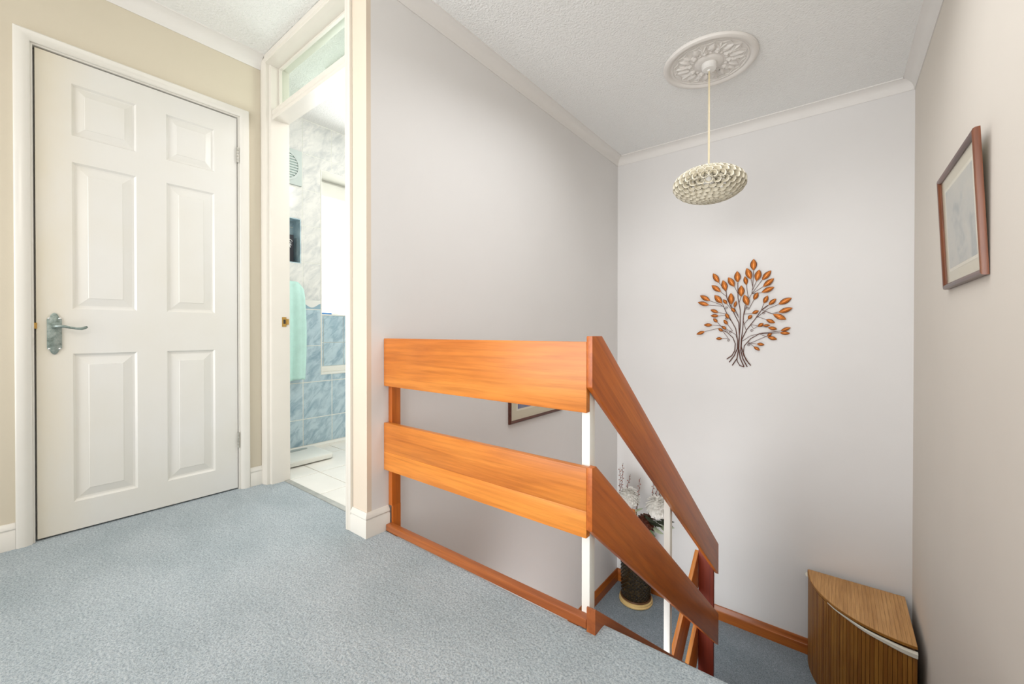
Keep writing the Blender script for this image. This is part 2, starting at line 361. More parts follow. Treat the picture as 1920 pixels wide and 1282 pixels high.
# bathroom floor: bed of grout with each tile a piece
mb = MB().box(-2.985, -1.61, 1.066, 2.6, -0.25, -0.003)
bfloor = struct(mb.build('floor_bathroom', M['grout_floor']), 'cream square tiles of the bathroom floor', 'floor')
def cuts(lo, hi, start, step):
    c = [lo]; k = math.ceil((lo-start)/step+1e-6)
    while start+k*step < hi-1e-6: c.append(start+k*step); k += 1
    return c+[hi]
xs = cuts(-2.973, -1.61, -2.1, 0.335); ys = cuts(1.068, 2.6, 1.24, 0.335)
cache = {}
def tile_mesh(key, fn):
    if key not in cache: cache[key] = fn()
    return cache[key]
for i in range(len(xs)-1):
    for j in range(len(ys)-1):
        w, d = xs[i+1]-xs[i]-0.005, ys[j+1]-ys[j]-0.005
        if w < 0.01 or d < 0.01: continue
        me = tile_mesh(('f', round(w, 3), round(d, 3)), lambda: mesh_of(MB().box(-w/2, w/2, -d/2, d/2, -0.004, 0.004, 0, 0.0015), 'tile', M['tile_floor']))
        piece('tile', me, ((xs[i]+xs[i+1])/2, (ys[j]+ys[j+1])/2, -0.003), bfloor)

mb = MB().box(-3.3, RX+0.12, -1.62, YF+0.12, CZ, CZ+0.1)
struct(mb.build('ceiling', M['ceiling']), 'pale swirl-textured ceiling over landing and stairwell', 'ceiling')

# wall with the closed door (recess for the frame behind the leaf)
mb = MB()
mb.box(-2.68, -2.572, -1.62, 1.066, 0, CZ)
mb.box(-2.572, DX, -1.62, 0.100, 0, CZ); mb.box(-2.572, DX, 0.862, 0.949, 0, CZ); mb.box(-2.572, DX, 0.100, 0.862, 1.995, CZ)
struct(mb.build('wall_left', M['wall_cream']), 'cream wall around the closed white door', 'wall')
mb = MB().box(WX-0.10, WX, 0.986, YF, -2.45, CZ)
struct(mb.build('wall_stair', M['wall_grey']), 'pale grey wall running down beside the stairwell', 'wall')
mb = MB().box(-1.648, WX, 0.965, 0.986, 0, CZ); mb.box(-1.648, WX-0.10, 0.986, 1.066, 0, CZ)
struct(mb.build('wall_pier', M['wall_pier']), 'narrow cream strip of wall right of the bathroom doorway', 'wall')
mb = MB().box(WX-0.10, RX+0.1, YF, YF+0.1, -2.45, CZ)
struct(mb.build('wall_far', M['wall_grey']), 'pale grey end wall of the stairwell behind the metal tree', 'wall')
mb = MB().box(RX, RX+0.1, -1.62, YF, -2.45, CZ)
struct(mb.build('wall_right', M['wall_beige']), 'grey-beige wall on the right with the framed picture', 'wall')
mb = MB().box(-2.68, RX+0.1, -1.62, -1.5, -0.25, CZ)
struct(mb.build('wall_near', M['wall_white']), 'plain wall of the landing behind the viewer', 'wall')
mb = MB().box(-1.51, RX, 0.85, 0.9, -2.45, -0.25)
struct(mb.build('wall_hall', M['wall_white']), 'plain wall under the landing edge', 'wall')

# bathroom shell: grout-faced walls carrying the tiles, opening for the window recess
OY0, OY1, OZ0, OZ1 = 1.526, 2.25, 0.527, 2.024     # window opening
NY0, NY1, NZ0, NZ1 = 1.09, 1.382, 1.320, 1.631     # niche
TX = -2.973; GX = TX-0.0012
def rects_minus(r, holes):
    out = [r]
    for h in holes:
        nxt = []
        for (a, b, c, d) in out:
            if h[0] >= b or h[1] <= a or h[2] >= d or h[3] <= c: nxt.append((a, b, c, d)); continue
            if h[0] > a: nxt.append((a, h[0], c, d))
            if h[1] < b: nxt.append((h[1], b, c, d))
            m0, m1 = max(a, h[0]), min(b, h[1])
            if h[2] > c: nxt.append((m0, m1, c, h[2]))
            if h[3] < d: nxt.append((m0, m1, h[3], d))
        out = nxt
    return [q for q in out if q[1]-q[0] > 0.004 and q[3]-q[2] > 0.004]
mb = MB()
for (a, b, c, d) in rects_minus((0.97, 2.6, -0.25, CZ), [(OY0, OY1, OZ0, OZ1), (NY0, NY1, NZ0, NZ1)]): mb.box(-3.09, GX, a, b, c, d)
mb.box(-3.22, -3.09, 0.97, OY0, -0.25, CZ); mb.box(-3.22, -3.09, OY1, 2.6, -0.25, CZ); mb.box(-3.22, -3.09, OY0, OY1, -0.25, OZ0); mb.box(-3.22, -3.09, OY0, OY1, OZ1, CZ)
mb.box(-3.30, -3.22, 0.97, 2.6, -0.25, CZ)
bwall = struct(mb.build('wall_bathroom', M['grout']), 'bathroom wall tiled blue below and white marble above', 'wall')
mb = MB().box(-3.3, -1.61, 2.6, 2.7, -0.25, CZ)
struct(mb.build('wall_bathroom_end', M['tile_white']), 'far end wall of the bathroom', 'wall')
mb = MB().box(-3.3, DX-0.004, 1.0, 1.066, -0.25, CZ)
struct(mb.build('wall_bathroom_front', M['wall_white']), 'bathroom side of the wall beside the doorway', 'wall')
ycols = [0.97+0.0, 1.182, 1.395, 1.608, 1.821, 2.034, 2.247, 2.460, 2.6]
ycols[0] = 1.07
rows = [(0.030, 0.219), (0.219, 0.479), (0.479, 0.739), (0.739, 1.001), (1.001, 1.064), (1.064, 1.333), (1.333, 1.592), (1.592, 1.848), (1.848, 2.102), (2.102, 2.342)]
holes = [(OY0-0.003, OY1+0.003, OZ0-0.003, OZ1+0.003), (NY0-0.002, NY1+0.002, NZ0-0.002, NZ1+0.002)]
for ri, (z0, z1) in enumerate(rows):
    mat = M['tile_blue'] if ri < 4 else M['tile_border'] if ri == 4 else M['tile_white']
    for ci in range(len(ycols)-1):
        g = 0.0030 if ri < 5 else 0.0022
        q = rects_minus((ycols[ci]+g, ycols[ci+1]-g, z0+g, z1-g), holes)
        if not q: continue
        mb = MB()
        for (a, b, c, d) in q: mb.box(GX-0.004, TX+random.uniform(-0.0003, 0.0006), a, b, c, d)
        mb.build('tile', mat, bwall)
# quadrant bead at the foot of the tiles, bead edges of the recess
mb = MB().prism([(TX, 0.0), (TX+0.016, 0.0), (TX+0.014, 0.016), (TX, 0.029)], 'y', 1.07, 2.6)
struct(mb.build('baseboard_bathroom', M['plastic_white'], None, 'auto'), 'white bead along the foot of the bathroom tiles', 'baseboard')

# window recess: lower part tiled, white ledge, bright blind above
win = empty('window_1', (-3.15, 1.888, 1.43)); struct(win, 'bright bathroom window with white blind in a tiled recess', 'window')
mb = MB()
for (a, b, c, d) in ((OY0-0.0, OY0+0.006, OZ0, OZ1), (OY1-0.006, OY1, OZ0, OZ1)): mb.box(-3.11, TX+0.002, a, b, c, d)
mb.box(-3.16, TX+0.002, OY0+0.006, OY1-0.006, OZ0, OZ0+0.006); mb.box(-3.20, TX+0.002, OY0+0.006, OY1-0.006, OZ1-0.006, OZ1)
mb.build('reveal', M['plastic_white'], win)
mb = MB().box(-3.12, -3.098, OY0+0.006, OY1-0.006, OZ0+0.006, 0.575, 0, 0.003); mb.build('ledge_strip', M['plastic_white'], win)
mb = MB().box(-3.16, -3.112, OY0+0.006, OY1-0.006, OZ0+0.006, 0.966); mb.build('tile_backing', M['grout'], win)
yc = [OY0+0.008, 1.614, 1.776, 1.938, 2.10, OY1-0.008]
for k in range(5):
    for (z0, z1) in ((0.577, 0.756), (0.759, 0.966)):
        MB().box(-3.1125, -3.108, yc[k]+0.0025, yc[k+1]-0.0025, z0, z1-0.002).build('tile', M['tile_blue'], win)
MB().box(-3.165, -3.106, OY0+0.006, OY1-0.006, 0.966, 0.974, 0, 0.001).build('sill', M['plastic_white'], win)
MB().box(-3.20, -3.155, OY0+0.006, OY0+0.05, 0.974, OZ1-0.006).box(-3.20, -3.155, OY1-0.05, OY1-0.006, 0.974, OZ1-0.006).box(-3.20, -3.155, OY0+0.05, OY1-0.05, 0.974, 1.01).box(-3.20, -3.155, OY0+0.05, OY1-0.05, 1.965, OZ1-0.006).build('window_frame', M['plastic_white'], win)
MB().box(-3.182, -3.176, OY0+0.05, OY1-0.05, 1.01, 1.965).build('pane', M['blind'], win)
MB().box(-3.154, -3.135, OY0+0.02, OY1-0.02, 1.893, 2.0, 0, 0.004).build('blind_pelmet', M['plastic_white'], win)
mb = MB().box(-3.150, -3.147, OY0+0.022, OY1-0.022, 0.985, 1.893); mb.build('roller_blind', M['blind'], win)

# ---- covings, skirtings
def cove_profile():
    p = [(0, 0), (0, -0.065), (0.004, -0.066), (0.006, -0.062)]
    for k in range(1, 8):
        a = math.pi/2*k/8
        p.append((0.006+0.046*(1-math.cos(a)), -0.062+0.052*math.sin(a)))
    return p + [(0.052, -0.006), (0.0575, -0.006), (0.0585, 0)]
def coving(name, axis, wall, sgn, a0, a1, label):
    pts = [((wall+sgn*d), CZ+z) for d, z in cove_profile()]
    mb = MB().prism(pts, axis, a0, a1)   # axis y: (x,z)   axis x: (y,z)
    return struct(mb.build(name, M['coving'], None, 'auto'), label, 'coving')
coving('trim_1', 'y', DX, 1, -1.5, 0.948, 'white coving above the closed door')
coving('trim_2', 'y', WX, 1, 0.965, YF, 'white coving along the top of the stair wall')
coving('trim_3', 'x', YF, -1, WX, RX, 'white coving along the top of the end wall')
coving('trim_4', 'y', RX, -1, -1.5, YF, 'white coving along the top of the right-hand wall')
SK = [(0, 0), (0.0135, 0), (0.0135, 0.068), (0.0105, 0.072), (0.0105, 0.075), (0.0135, 0.079), (0.0125, 0.086), (0.008, 0.093), (0.004, 0.1), (0, 0.1)]
def skirt(mb, axis, wall, sgn, a0, a1, z=0.0, prof=SK): mb.prism([(wall+sgn*d, z+h) for d, h in prof], axis, a0, a1); return mb
struct(skirt(MB(), 'y', DX, 1, -1.5, 0.0735).build('baseboard_left', M['gloss_white'], None, 'auto'), 'white skirting left of the closed door', 'baseboard')
struct(skirt(MB(), 'y', DX, 1, 0.889, 0.949).build('baseboard_corner', M['gloss_white'], None, 'auto'), 'short white skirting between closed door and bathroom doorway', 'baseboard')
mb = MB(); ns = len(SK)
for fn in (lambda d: (-1.612, 0.965-d), lambda d: (WX+d, 0.965-d), lambda d: (WX+d, 1.066)):
    for d, h in SK: mb.v.append((*fn(d), h))
for k in range(2):
    for q in range(ns): mb.face((k*ns+q, k*ns+(q+1) % ns, (k+1)*ns+(q+1) % ns, (k+1)*ns+q))
mb.face(list(range(ns))); mb.face([2*ns+q for q in reversed(range(ns))])
struct(mb.build('baseboard_pier', M['gloss_white'], None, 'auto'), 'white skirting wrapping the wall end beside the banister', 'baseboard')
SKB = [(0, 0), (0.018, 0), (0.018, 0.062), (0.013, 0.068), (0.012, 0.090), (0.007, 0.1), (0, 0.1)]
struct(skirt(MB(), 'y', WX, 1, 2.507, YF, HL, SKB).build('baseboard_stair', M['wood_base_y'], None, 'auto'), 'brown wooden skirting on the half landing below the stair wall', 'baseboard')
struct(skirt(MB(), 'x', YF, -1, WX, RX, HL, SKB).build('baseboard_far', M['wood_base'], None, 'auto'), 'brown wooden skirting under the metal tree wall', 'baseboard')
MBt = MB().box(-2.44, -1.65, 1.040, 1.068, 0.0, 0.004, 0, 0.0015)
struct(MBt.build('trim_5', M['threshold']), 'grey threshold strip between carpet and bathroom tiles', 'threshold')

# ---- bathroom door frame with glazed transom
fr2 = empty('door_2', (-2.045, 1.0, 0)); struct(fr2, 'open bathroom doorway with glazed transom above', 'doorway')
FC = M['frame_cream']
jl = [(-2.507, 0.949), (-2.484, 0.947), (-2.478, 0.950), (-2.470, 0.951), (-2.463, 0.956), (-2.458, 0.957), (-2.456, 0.972), (-2.442, 0.976), (-2.440, 0.981), (-2.440, 1.072), (-2.507, 1.072)]
MB().prism(jl, 'z', 0, CZ-0.002).build('jamb', FC, fr2, 'auto')
jr = [(-1.613, 0.953), (-1.622, 0.951), (-1.630, 0.953), (-1.634, 0.949), (-1.644, 0.949), (-1.650, 0.954), (-1.650, 1.072), (-1.649, 1.072), (-1.649, 0.964), (-1.613, 0.964)]
MB().prism(jr, 'z', 0, CZ-0.002).build('jamb', FC, fr2, 'auto')
MB().prism([(0.985, 2.003), (1.072, 2.010), (1.072, 2.05), (1.030, 2.05), (1.024, 2.070), (0.990, 2.060), (0.982, 2.052), (0.982, 2.036), (0.986, 2.030), (0.982, 2.024), (0.982, 2.008)], 'x', -2.44, -1.65).build('transom_bar', FC, fr2, 'auto')
MB().prism([(0.948, 2.343), (0.948, 2.318), (0.953, 2.312), (0.953, 2.306), (0.970, 2.302), (0.980, 2.296), (1.072, 2.296), (1.072, 2.343)], 'x', -2.457, -1.65).build('head', FC, fr2, 'auto')
MB().box(-2.438, -1.652, 1.030, 1.034, 2.051, 2.295).build('transom_pane', M['glass_green'], fr2)
mb = MB()
for (x0, x1, z0, z1) in ((-2.439, -2.428, 2.051, 2.295), (-1.662, -1.651, 2.051, 2.295), (-2.428, -1.662, 2.284, 2.295)): mb.box(x0, x1, 1.016, 1.030, z0, z1)
mb.build('glazing_bead', FC, fr2)
sk = MB().box(-2.4405, -2.437, 1.030, 1.052, 0.868, 0.922).box(-2.4395, -2.434, 1.052, 1.064, 0.880, 0.912).build('strike_plate', M['brass'], fr2)
MB().box(-2.4369, -2.4363, 1.036, 1.048, 0.884, 0.908).build('latch_hole', M['gap_dark'], sk)

# ---- closed six-panel door
d1 = empty('door_1', (-2.516, 0.483, 0)); struct(d1, 'closed white six-panel door with pewter lever handle', 'door')
dy0, dy1, dz0, dz1, dxf = 0.1305, 0.836, 0.008, 1.972, -2.516
PY = [(0.231, 0.434), (0.541, 0.735)]; PZ = [(0.126, 0.748), (0.935, 1.549), (1.659, 1.875)]
mb = MB()
ye = [dy0, PY[0][0], PY[0][1], PY[1][0], PY[1][1], dy1]; ze = [dz0, PZ[0][0], PZ[0][1], PZ[1][0], PZ[1][1], PZ[2][0], PZ[2][1], dz1]
for i in (0, 2, 4): mb.box(dxf-0.035, dxf, ye[i], ye[i+1], dz0, dz1)
for i in (1, 3):
    for j in (0, 2, 4, 6): mb.box(dxf-0.035, dxf, ye[i], ye[i+1], ze[j], ze[j+1])
leaf = mb.build('leaf', M['door_white'], d1)
steps = [(0.0, 0.0), (0.003, -0.003), (0.008, -0.0075), (0.014, -0.0085), (0.016, -0.0085), (0.046, -0.0015), (0.048, 0.0), (0.050, 0.0)]
for (y0, y1) in PY:
    for (z0, z1) in PZ:
        mb = MB(); ins = 0.82 if z1-z0 < 0.3 else 1.0
        for (o_, h) in steps:
            o_ *= ins
            mb.v += [(dxf+h, y0+o_, z0+o_), (dxf+h, y1-o_, z0+o_), (dxf+h, y1-o_, z1-o_), (dxf+h, y0+o_, z1-o_)]
        for k in range(len(steps)-1):
            for q in range(4): mb.face((4*k+q, 4*k+(q+1) % 4, 4*k+4+(q+1) % 4, 4*k+4+q))
        e = 4*(len(steps)-1); mb.face((e, e+1, e+2, e+3))
        mb.build('panel', M['door_white'], d1)
# frame and architrave of the closed door
mb = MB()
for (a, b) in ((0.100, 0.1245), (0.8395, 0.862)): mb.box(-2.572, -2.5085, a, b, 0, 1.995)
mb.box(-2.572, -2.5085, 0.1245, 0.8395, 1.977, 1.995)
mb.box(-2.572, -2.553, 0.1245, 0.8395, 0, 1.977)
mb.build('frame', M['gloss_white'], d1)
def arch(mb, y0, y1, z0, z1, t0=DX): mb.box(t0, t0+0.018, y0, y1, z0, z1, 0, 0.004)
mb = MB()
AP = [(0, 0), (0, 0.014), (0.12, 0.018), (0.60, 0.018), (0.92, 0.012), (1, 0.008), (1, 0)]
ST = [((0.074, 0), (0.1175, 0)), ((0.074, 2.024), (0.1175, 1.983)), ((0.888, 2.024), (0.8465, 1.983)), ((0.888, 0), (0.8465, 0))]
for (o_, i_) in ST:
    for (t_, d) in AP: mb.v.append((DX+d, o_[0]+(i_[0]-o_[0])*t_, o_[1]+(i_[1]-o_[1])*t_))
na = len(AP)
for k in range(3):
    for q in range(na): mb.face((k*na+q, k*na+(q+1) % na, (k+1)*na+(q+1) % na, (k+1)*na+q))
mb.face(list(range(na))); mb.face([3*na+q for q in reversed(range(na))])
mb.build('architrave', M['gloss_white'], d1, 'auto')
# lever handle
hx = dxf
pl = []
def pt(y, z): pl.append((y, z))
yl, yr, zb, zt = 0.1585, 0.2000, 0.747, 0.917; yc_ = (yl+yr)/2
half = [(yr, zt-0.026), (yr-0.0005, zt-0.0245), (yr-0.005, zt-0.021), (yr-0.0085, zt-0.016), (yr-0.0105, zt-0.009), (yr-0.014, zt-0.004), (yr-0.0175, zt-0.001), (yc_, zt)]
top = half + [(2*yc_-y, z) for y, z in reversed(half[:-1])]
bot = [(y, zb+(zt-z)) for y, z in reversed(top)]
plate = MB().prism(top+bot, 'x', hx, hx+0.005, 0, 0.001).build('handle_plate', M['pewter'], d1, 'auto')
for (y, z) in ((0.1645, 0.894), (0.194, 0.894), (0.1645, 0.770), (0.194, 0.770)):
    MB().sphere((hx+0.005, y, z), 0.004, 10, 6, (0.5, 1, 1)).build('screw', M['chrome'], plate, True)
lev = [(hx+0.004, 0.178, 0.862), (hx+0.022, 0.178, 0.862), (hx+0.034, 0.181, 0.862), (hx+0.040, 0.190, 0.8625), (hx+0.041, 0.205, 0.861), (hx+0.040, 0.220, 0.857), (hx+0.039, 0.238, 0.853), (hx+0.038, 0.252, 0.8525), (hx+0.037, 0.263, 0.856), (hx+0.036, 0.270, 0.861)]
MB().tube(lev, [0.009, 0.0075, 0.007, 0.0065, 0.0055, 0.0048, 0.0046, 0.0055, 0.006, 0.004], 10).build('lever', M['pewter'], plate, True)
for zc in (1.778, 0.264):
    hg = MB().box(-2.521, -2.506, 0.8362, 0.8394, zc-0.041, zc+0.041)
    for k in range(5): hg.tube([(-2.509, 0.8378, zc-0.041+k*0.0166), (-2.509, 0.8378, zc-0.041+k*0.0166+0.0150)], 0.0055, 10)
    hg.build('hinge', M['steel'], d1, 'auto')
MB().box(-2.530, -2.510, 0.1205, 0.1325, 0.852, 0.876, 0, 0.001).build('latch', M['brass'], d1)

# ---- stairs
st = empty('stairs_1', (-0.08, 1.1, HL)); struct(st, 'carpeted flight from landing down to half landing', 'stairs')
for i in range(1, 7):
    y0 = 1.085+0.237*(i-1); z = -0.1893*i
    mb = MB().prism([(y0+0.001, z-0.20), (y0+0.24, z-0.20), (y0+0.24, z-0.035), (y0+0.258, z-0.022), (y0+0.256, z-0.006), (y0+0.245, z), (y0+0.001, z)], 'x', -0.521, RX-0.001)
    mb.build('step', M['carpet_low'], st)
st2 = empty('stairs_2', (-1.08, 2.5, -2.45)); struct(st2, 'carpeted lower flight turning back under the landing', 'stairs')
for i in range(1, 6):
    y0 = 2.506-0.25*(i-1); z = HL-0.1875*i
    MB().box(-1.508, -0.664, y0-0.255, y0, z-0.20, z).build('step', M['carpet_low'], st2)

# ================================================================ banister
bn = empty('banister', (-0.545, 1.06, 0), 'orange varnished wooden banister of wide boards around the stairwell', 'banister')
def board(mb, *a, **k): return mb.box(*a, **k)
MB().box(WX+0.001, -0.5535, 1.045, 1.067, 0.611, 0.812, 0, 0.003).build('rail_board', M['wood_rail'], bn, 'auto')
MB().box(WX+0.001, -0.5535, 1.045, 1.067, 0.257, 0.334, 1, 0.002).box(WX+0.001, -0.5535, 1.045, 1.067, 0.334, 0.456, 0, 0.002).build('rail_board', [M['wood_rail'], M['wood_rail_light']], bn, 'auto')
MB().box(-1.4955, -0.5535, 1.045, 1.073, 0.001, 0.028, 0, 0.003).build('floor_rail', M['wood_floor_rail'], bn, 'auto')
MB().box(WX+0.001, -1.484, 1.068, 1.112, 0.100, 0.790, 0, 0.002).box(-1.4955, -1.484, 1.0735, 1.112, -0.04, 0.101).build('wall_post', M['wood_post'], bn, 'auto')
def slope_board(y0, zt0, zb0, yk, y1, zt1, zb1, x0, x1, name, mat):
    # mesh built about its own sloped axis so that the grain follows the board
    pts = [(y0, zb0), (y0, zt0), (yk, zt0), (y1, zt1), (y1, zb1)]
    mb = MB().prism(pts, 'x', x0, x1, 0, 0.0025)
    o = mb.build(name, mat, bn, 'auto'); return o
def tilt(o, ang):
    """turn the mesh data so its local X runs along the sloping board (grain), and turn the object back"""
    me = o.data; R = Matrix.Rotation(ang, 4, 'X'); Z = Matrix.Rotation(math.pi/2, 4, 'Z')
    rot = R @ Z        # local X -> world Y -> sloped
    c = Vector((0, 1.8, 0))
    me.transform(rot.inverted() @ Matrix.Translation(-c))
    o.matrix_parent_inverse = Matrix.Translation(-Vector(o.parent.location))
    o.location = c; o.rotation_euler = rot.to_euler()
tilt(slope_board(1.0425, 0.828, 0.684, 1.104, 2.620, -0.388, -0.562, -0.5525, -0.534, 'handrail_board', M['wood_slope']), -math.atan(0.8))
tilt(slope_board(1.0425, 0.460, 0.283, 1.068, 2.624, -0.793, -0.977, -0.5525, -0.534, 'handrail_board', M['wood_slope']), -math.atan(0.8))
p = MB().prism([(1.040, -0.06), (1.040, 0.069), (1.046, 0.069), (2.60, -1.175), (2.60, -1.32), (2.52, -1.32), (1.30, -0.42)], 'x', -0.550, -0.5225, 0, 0.002).build('string_board', M['wood_floor_rail'], bn, 'auto')
tilt(p, -math.atan(0.8))
p = MB().box(-0.583, -0.557, 1.0725, 1.104, -0.05, 0.79, 0, 0.002).build('post', M['post_white'], bn, 'auto'); p['label'] = 'white painted square post at the landing corner'
p = MB().box(-0.583, -0.557, 1.803, 1.833, -0.70, 0.19, 0, 0.002).build('post', M['post_white'], bn, 'auto'); p['label'] = 'white painted square post halfway down the stairs'
p = MB().box(-0.639, -0.557, 2.600, 2.625, HL+0.001, -0.42, 0, 0.002).build('newel_post', M['wood_dark'], bn, 'auto'); p['label'] = 'dark red-brown post at the foot of the stairs'
def low_board(zt, zb, name='lower_rail_board'):
    s = 0.70; y0, y1 = 2.615, 1.55
    mb = MB().prism([(y0, zb), (y0, zt), (y1, zt-s*(y0-y1)), (y1, zb-s*(y0-y1))], 'x', -0.662, -0.640, 0, 0.003)
    o = mb.build(name, M['wood_edge'], bn, 'auto'); tilt(o, math.atan(0.70)); o['label'] = 'board of the lower flight with light sawn edge'; return o
low_board(-0.456, -0.668); low_board(-0.862, -1.085)

# ================================================================ ceiling rose and pendant
PC = (-0.566, 2.5)
rose = empty('ceiling_rose', (PC[0], PC[1], CZ), 'round white plaster ceiling rose with leaf relief above the pendant lamp', 'ceiling rose')
z = CZ
MB().lathe([(0.0005, z-0.001), (0.238, z-0.0005), (0.240, z-0.006), (0.236, z-0.016), (0.226, z-0.021), (0.214, z-0.020), (0.207, z-0.014), (0.203, z-0.010), (0.198, z-0.010), (0.195, z-0.013), (0.190, z-0.013), (0.187, z-0.008), (0.075, z-0.007), (0.070, z-0.013), (0.058, z-0.016), (0.0005, z-0.0165)], PC[0], PC[1], 96).build('disc', M['plaster'], rose, 'auto')
mb = MB()
def rp(a, r, h): return (PC[0]+r*math.cos(a), PC[1]+r*math.sin(a), z-h)
for k in range(16):      # scalloped border
    a0 = 2*math.pi*k/16
    mb.tube([rp(a0+2*math.pi/16*t_/6, 0.184-0.016*math.sin(math.pi*t_/6), 0.009) for t_ in range(7)], 0.0032, 6)
mb.build('scallop_border', M['plaster'], rose, True)
mb = MB()
def relief_leaf(a, r0, r1, w, h, twist=0.0):
    n = 6; b = len(mb.v)
    for i in range(n+1):
        t_ = i/n; r = r0+(r1-r0)*t_; wd = w*math.sin(math.pi*min(1, t_*0.92+0.06))*(1+0.25*math.cos(t_*18))
        aa = a+twist*t_; hh = 0.007+h*math.sin(math.pi*(0.15+0.8*t_))
        c = rp(aa, r, hh+0.003); da = wd/max(r, 0.03)
        mb.v += [rp(aa-da, r-wd*0.25, 0.006), rp(aa-da*0.45, r, hh), c, rp(aa+da*0.45, r, hh), rp(aa+da, r-wd*0.25, 0.006)]
    for i in range(n):
        for q in range(4): mb.face((b+5*i+q, b+5*i+q+1, b+5*i+q+6, b+5*i+q+5))
for k in range(10):
    a = 2*math.pi*k/10
    relief_leaf(a, 0.105, 0.170, 0.022, 0.009, 0.06); relief_leaf(a+0.20, 0.098, 0.158, 0.014, 0.007, 0.25); relief_leaf(a-0.20, 0.098, 0.158, 0.014, 0.007, -0.25)
    relief_leaf(a+0.314, 0.120, 0.178, 0.010, 0.006, -0.05)
    mb.sphere(rp(a+0.314, 0.100, 0.008), 0.017, 12, 6, (1, 1, 0.55)); mb.sphere(rp(a+0.314, 0.100, 0.016), 0.007, 8, 5, (1, 1, 0.7))
    mb.sphere(rp(a, 0.090, 0.007), 0.010, 8, 5, (1, 1, 0.6))
mb.build('leaf_relief', M['plaster'], rose, True)

lamp = empty('pendant_lamp', (PC[0], PC[1], CZ-0.017), 'pendant lamp with oval cream honeycomb shade hanging over the stairs', 'lamp')
MB().lathe([(0.0005, z-0.0168), (0.040, z-0.0168), (0.040, z-0.020), (0.038, z-0.042), (0.033, z-0.047), (0.010, z-0.049), (0.008, z-0.056), (0.0005, z-0.056)], PC[0], PC[1], 32).build('ceiling_cup', M['socket'], lamp, 'auto')
SCZ, SA, SB = 1.660, 0.184, 0.094
MB().tube([(PC[0]-0.0022, PC[1], z-0.05), (PC[0]-0.003, PC[1], 2.0), (PC[0]-0.0022, PC[1], SCZ+0.055)], 0.0026, 8).tube([(PC[0]+0.0022, PC[1], z-0.05), (PC[0]+0.003, PC[1], 2.0), (PC[0]+0.0022, PC[1], SCZ+0.055)], 0.0026, 8).build('cord', M['cord'], lamp, True)
MB().lathe([(0.0005, SCZ+0.062), (0.009, SCZ+0.060), (0.016, SCZ+0.045), (0.018, SCZ+0.020), (0.026, SCZ+0.016), (0.026, SCZ+0.004), (0.019, SCZ+0.002), (0.019, SCZ-0.018), (0.0005, SCZ-0.018)], PC[0], PC[1], 24).build('lamp_holder', M['socket'], lamp, 'auto')
mb = MB()
# arc-length rings over the oval
ph = [-math.pi/2+math.pi*i/2000 for i in range(2001)]; ln = [0.0]
for i in range(2000): ln.append(ln[-1]+math.hypot(SA*(math.cos(ph[i+1])-math.cos(ph[i])), SB*(math.sin(ph[i+1])-math.sin(ph[i]))))
tot = ln[-1]; NR = 14; step_ = (tot-0.05)/NR
import bisect
for ring in range(NR+1):
    s_ = 0.025+ring*step_; i = min(2000, bisect.bisect(ln, s_)); f = ph[i]
    r = SA*math.cos(f); zz = SCZ+SB*math.sin(f)
    N = 28 if r > 0.135 else 22 if r > 0.09 else 14 if r > 0.05 else 8
    nr, nz = math.cos(f)/SA, math.sin(f)/SB; L_ = math.hypot(nr, nz); nr, nz = nr/L_, nz/L_
    for k in range(N):
        a = 2*math.pi*(k+0.5*(ring % 2))/N
        P = Vector((PC[0]+r*math.cos(a), PC[1]+r*math.sin(a), zz)); n_ = Vector((nr*math.cos(a), nr*math.sin(a), nz))
        et = Vector((-math.sin(a), math.cos(a), 0)); em = n_.cross(et)
        wt = math.pi*r/N*1.0; wm = step_*0.64
        b = len(mb.v); S_ = 10
        for (dep, k1) in ((0.0, 0.86), (0.0025, 1.02), (-0.020, 0.80)):
            for q in range(S_):
                g = 2*math.pi*q/S_
                sx = math.copysign(abs(math.cos(g))**0.8, math.cos(g)); sy = math.copysign(abs(math.sin(g))**0.8, math.sin(g))
                mb.v.append(tuple(P + n_*dep + et*(sx*wt*k1) + em*(sy*wm*k1)))
        for lv in ((0, 1), (0, 2)):
            for q in range(S_):
                mb.face((b+lv[0]*S_+q, b+lv[0]*S_+(q+1) % S_, b+lv[1]*S_+(q+1) % S_, b+lv[1]*S_+q))
mb.build('lamp_shade', M['shade'], lamp, True)

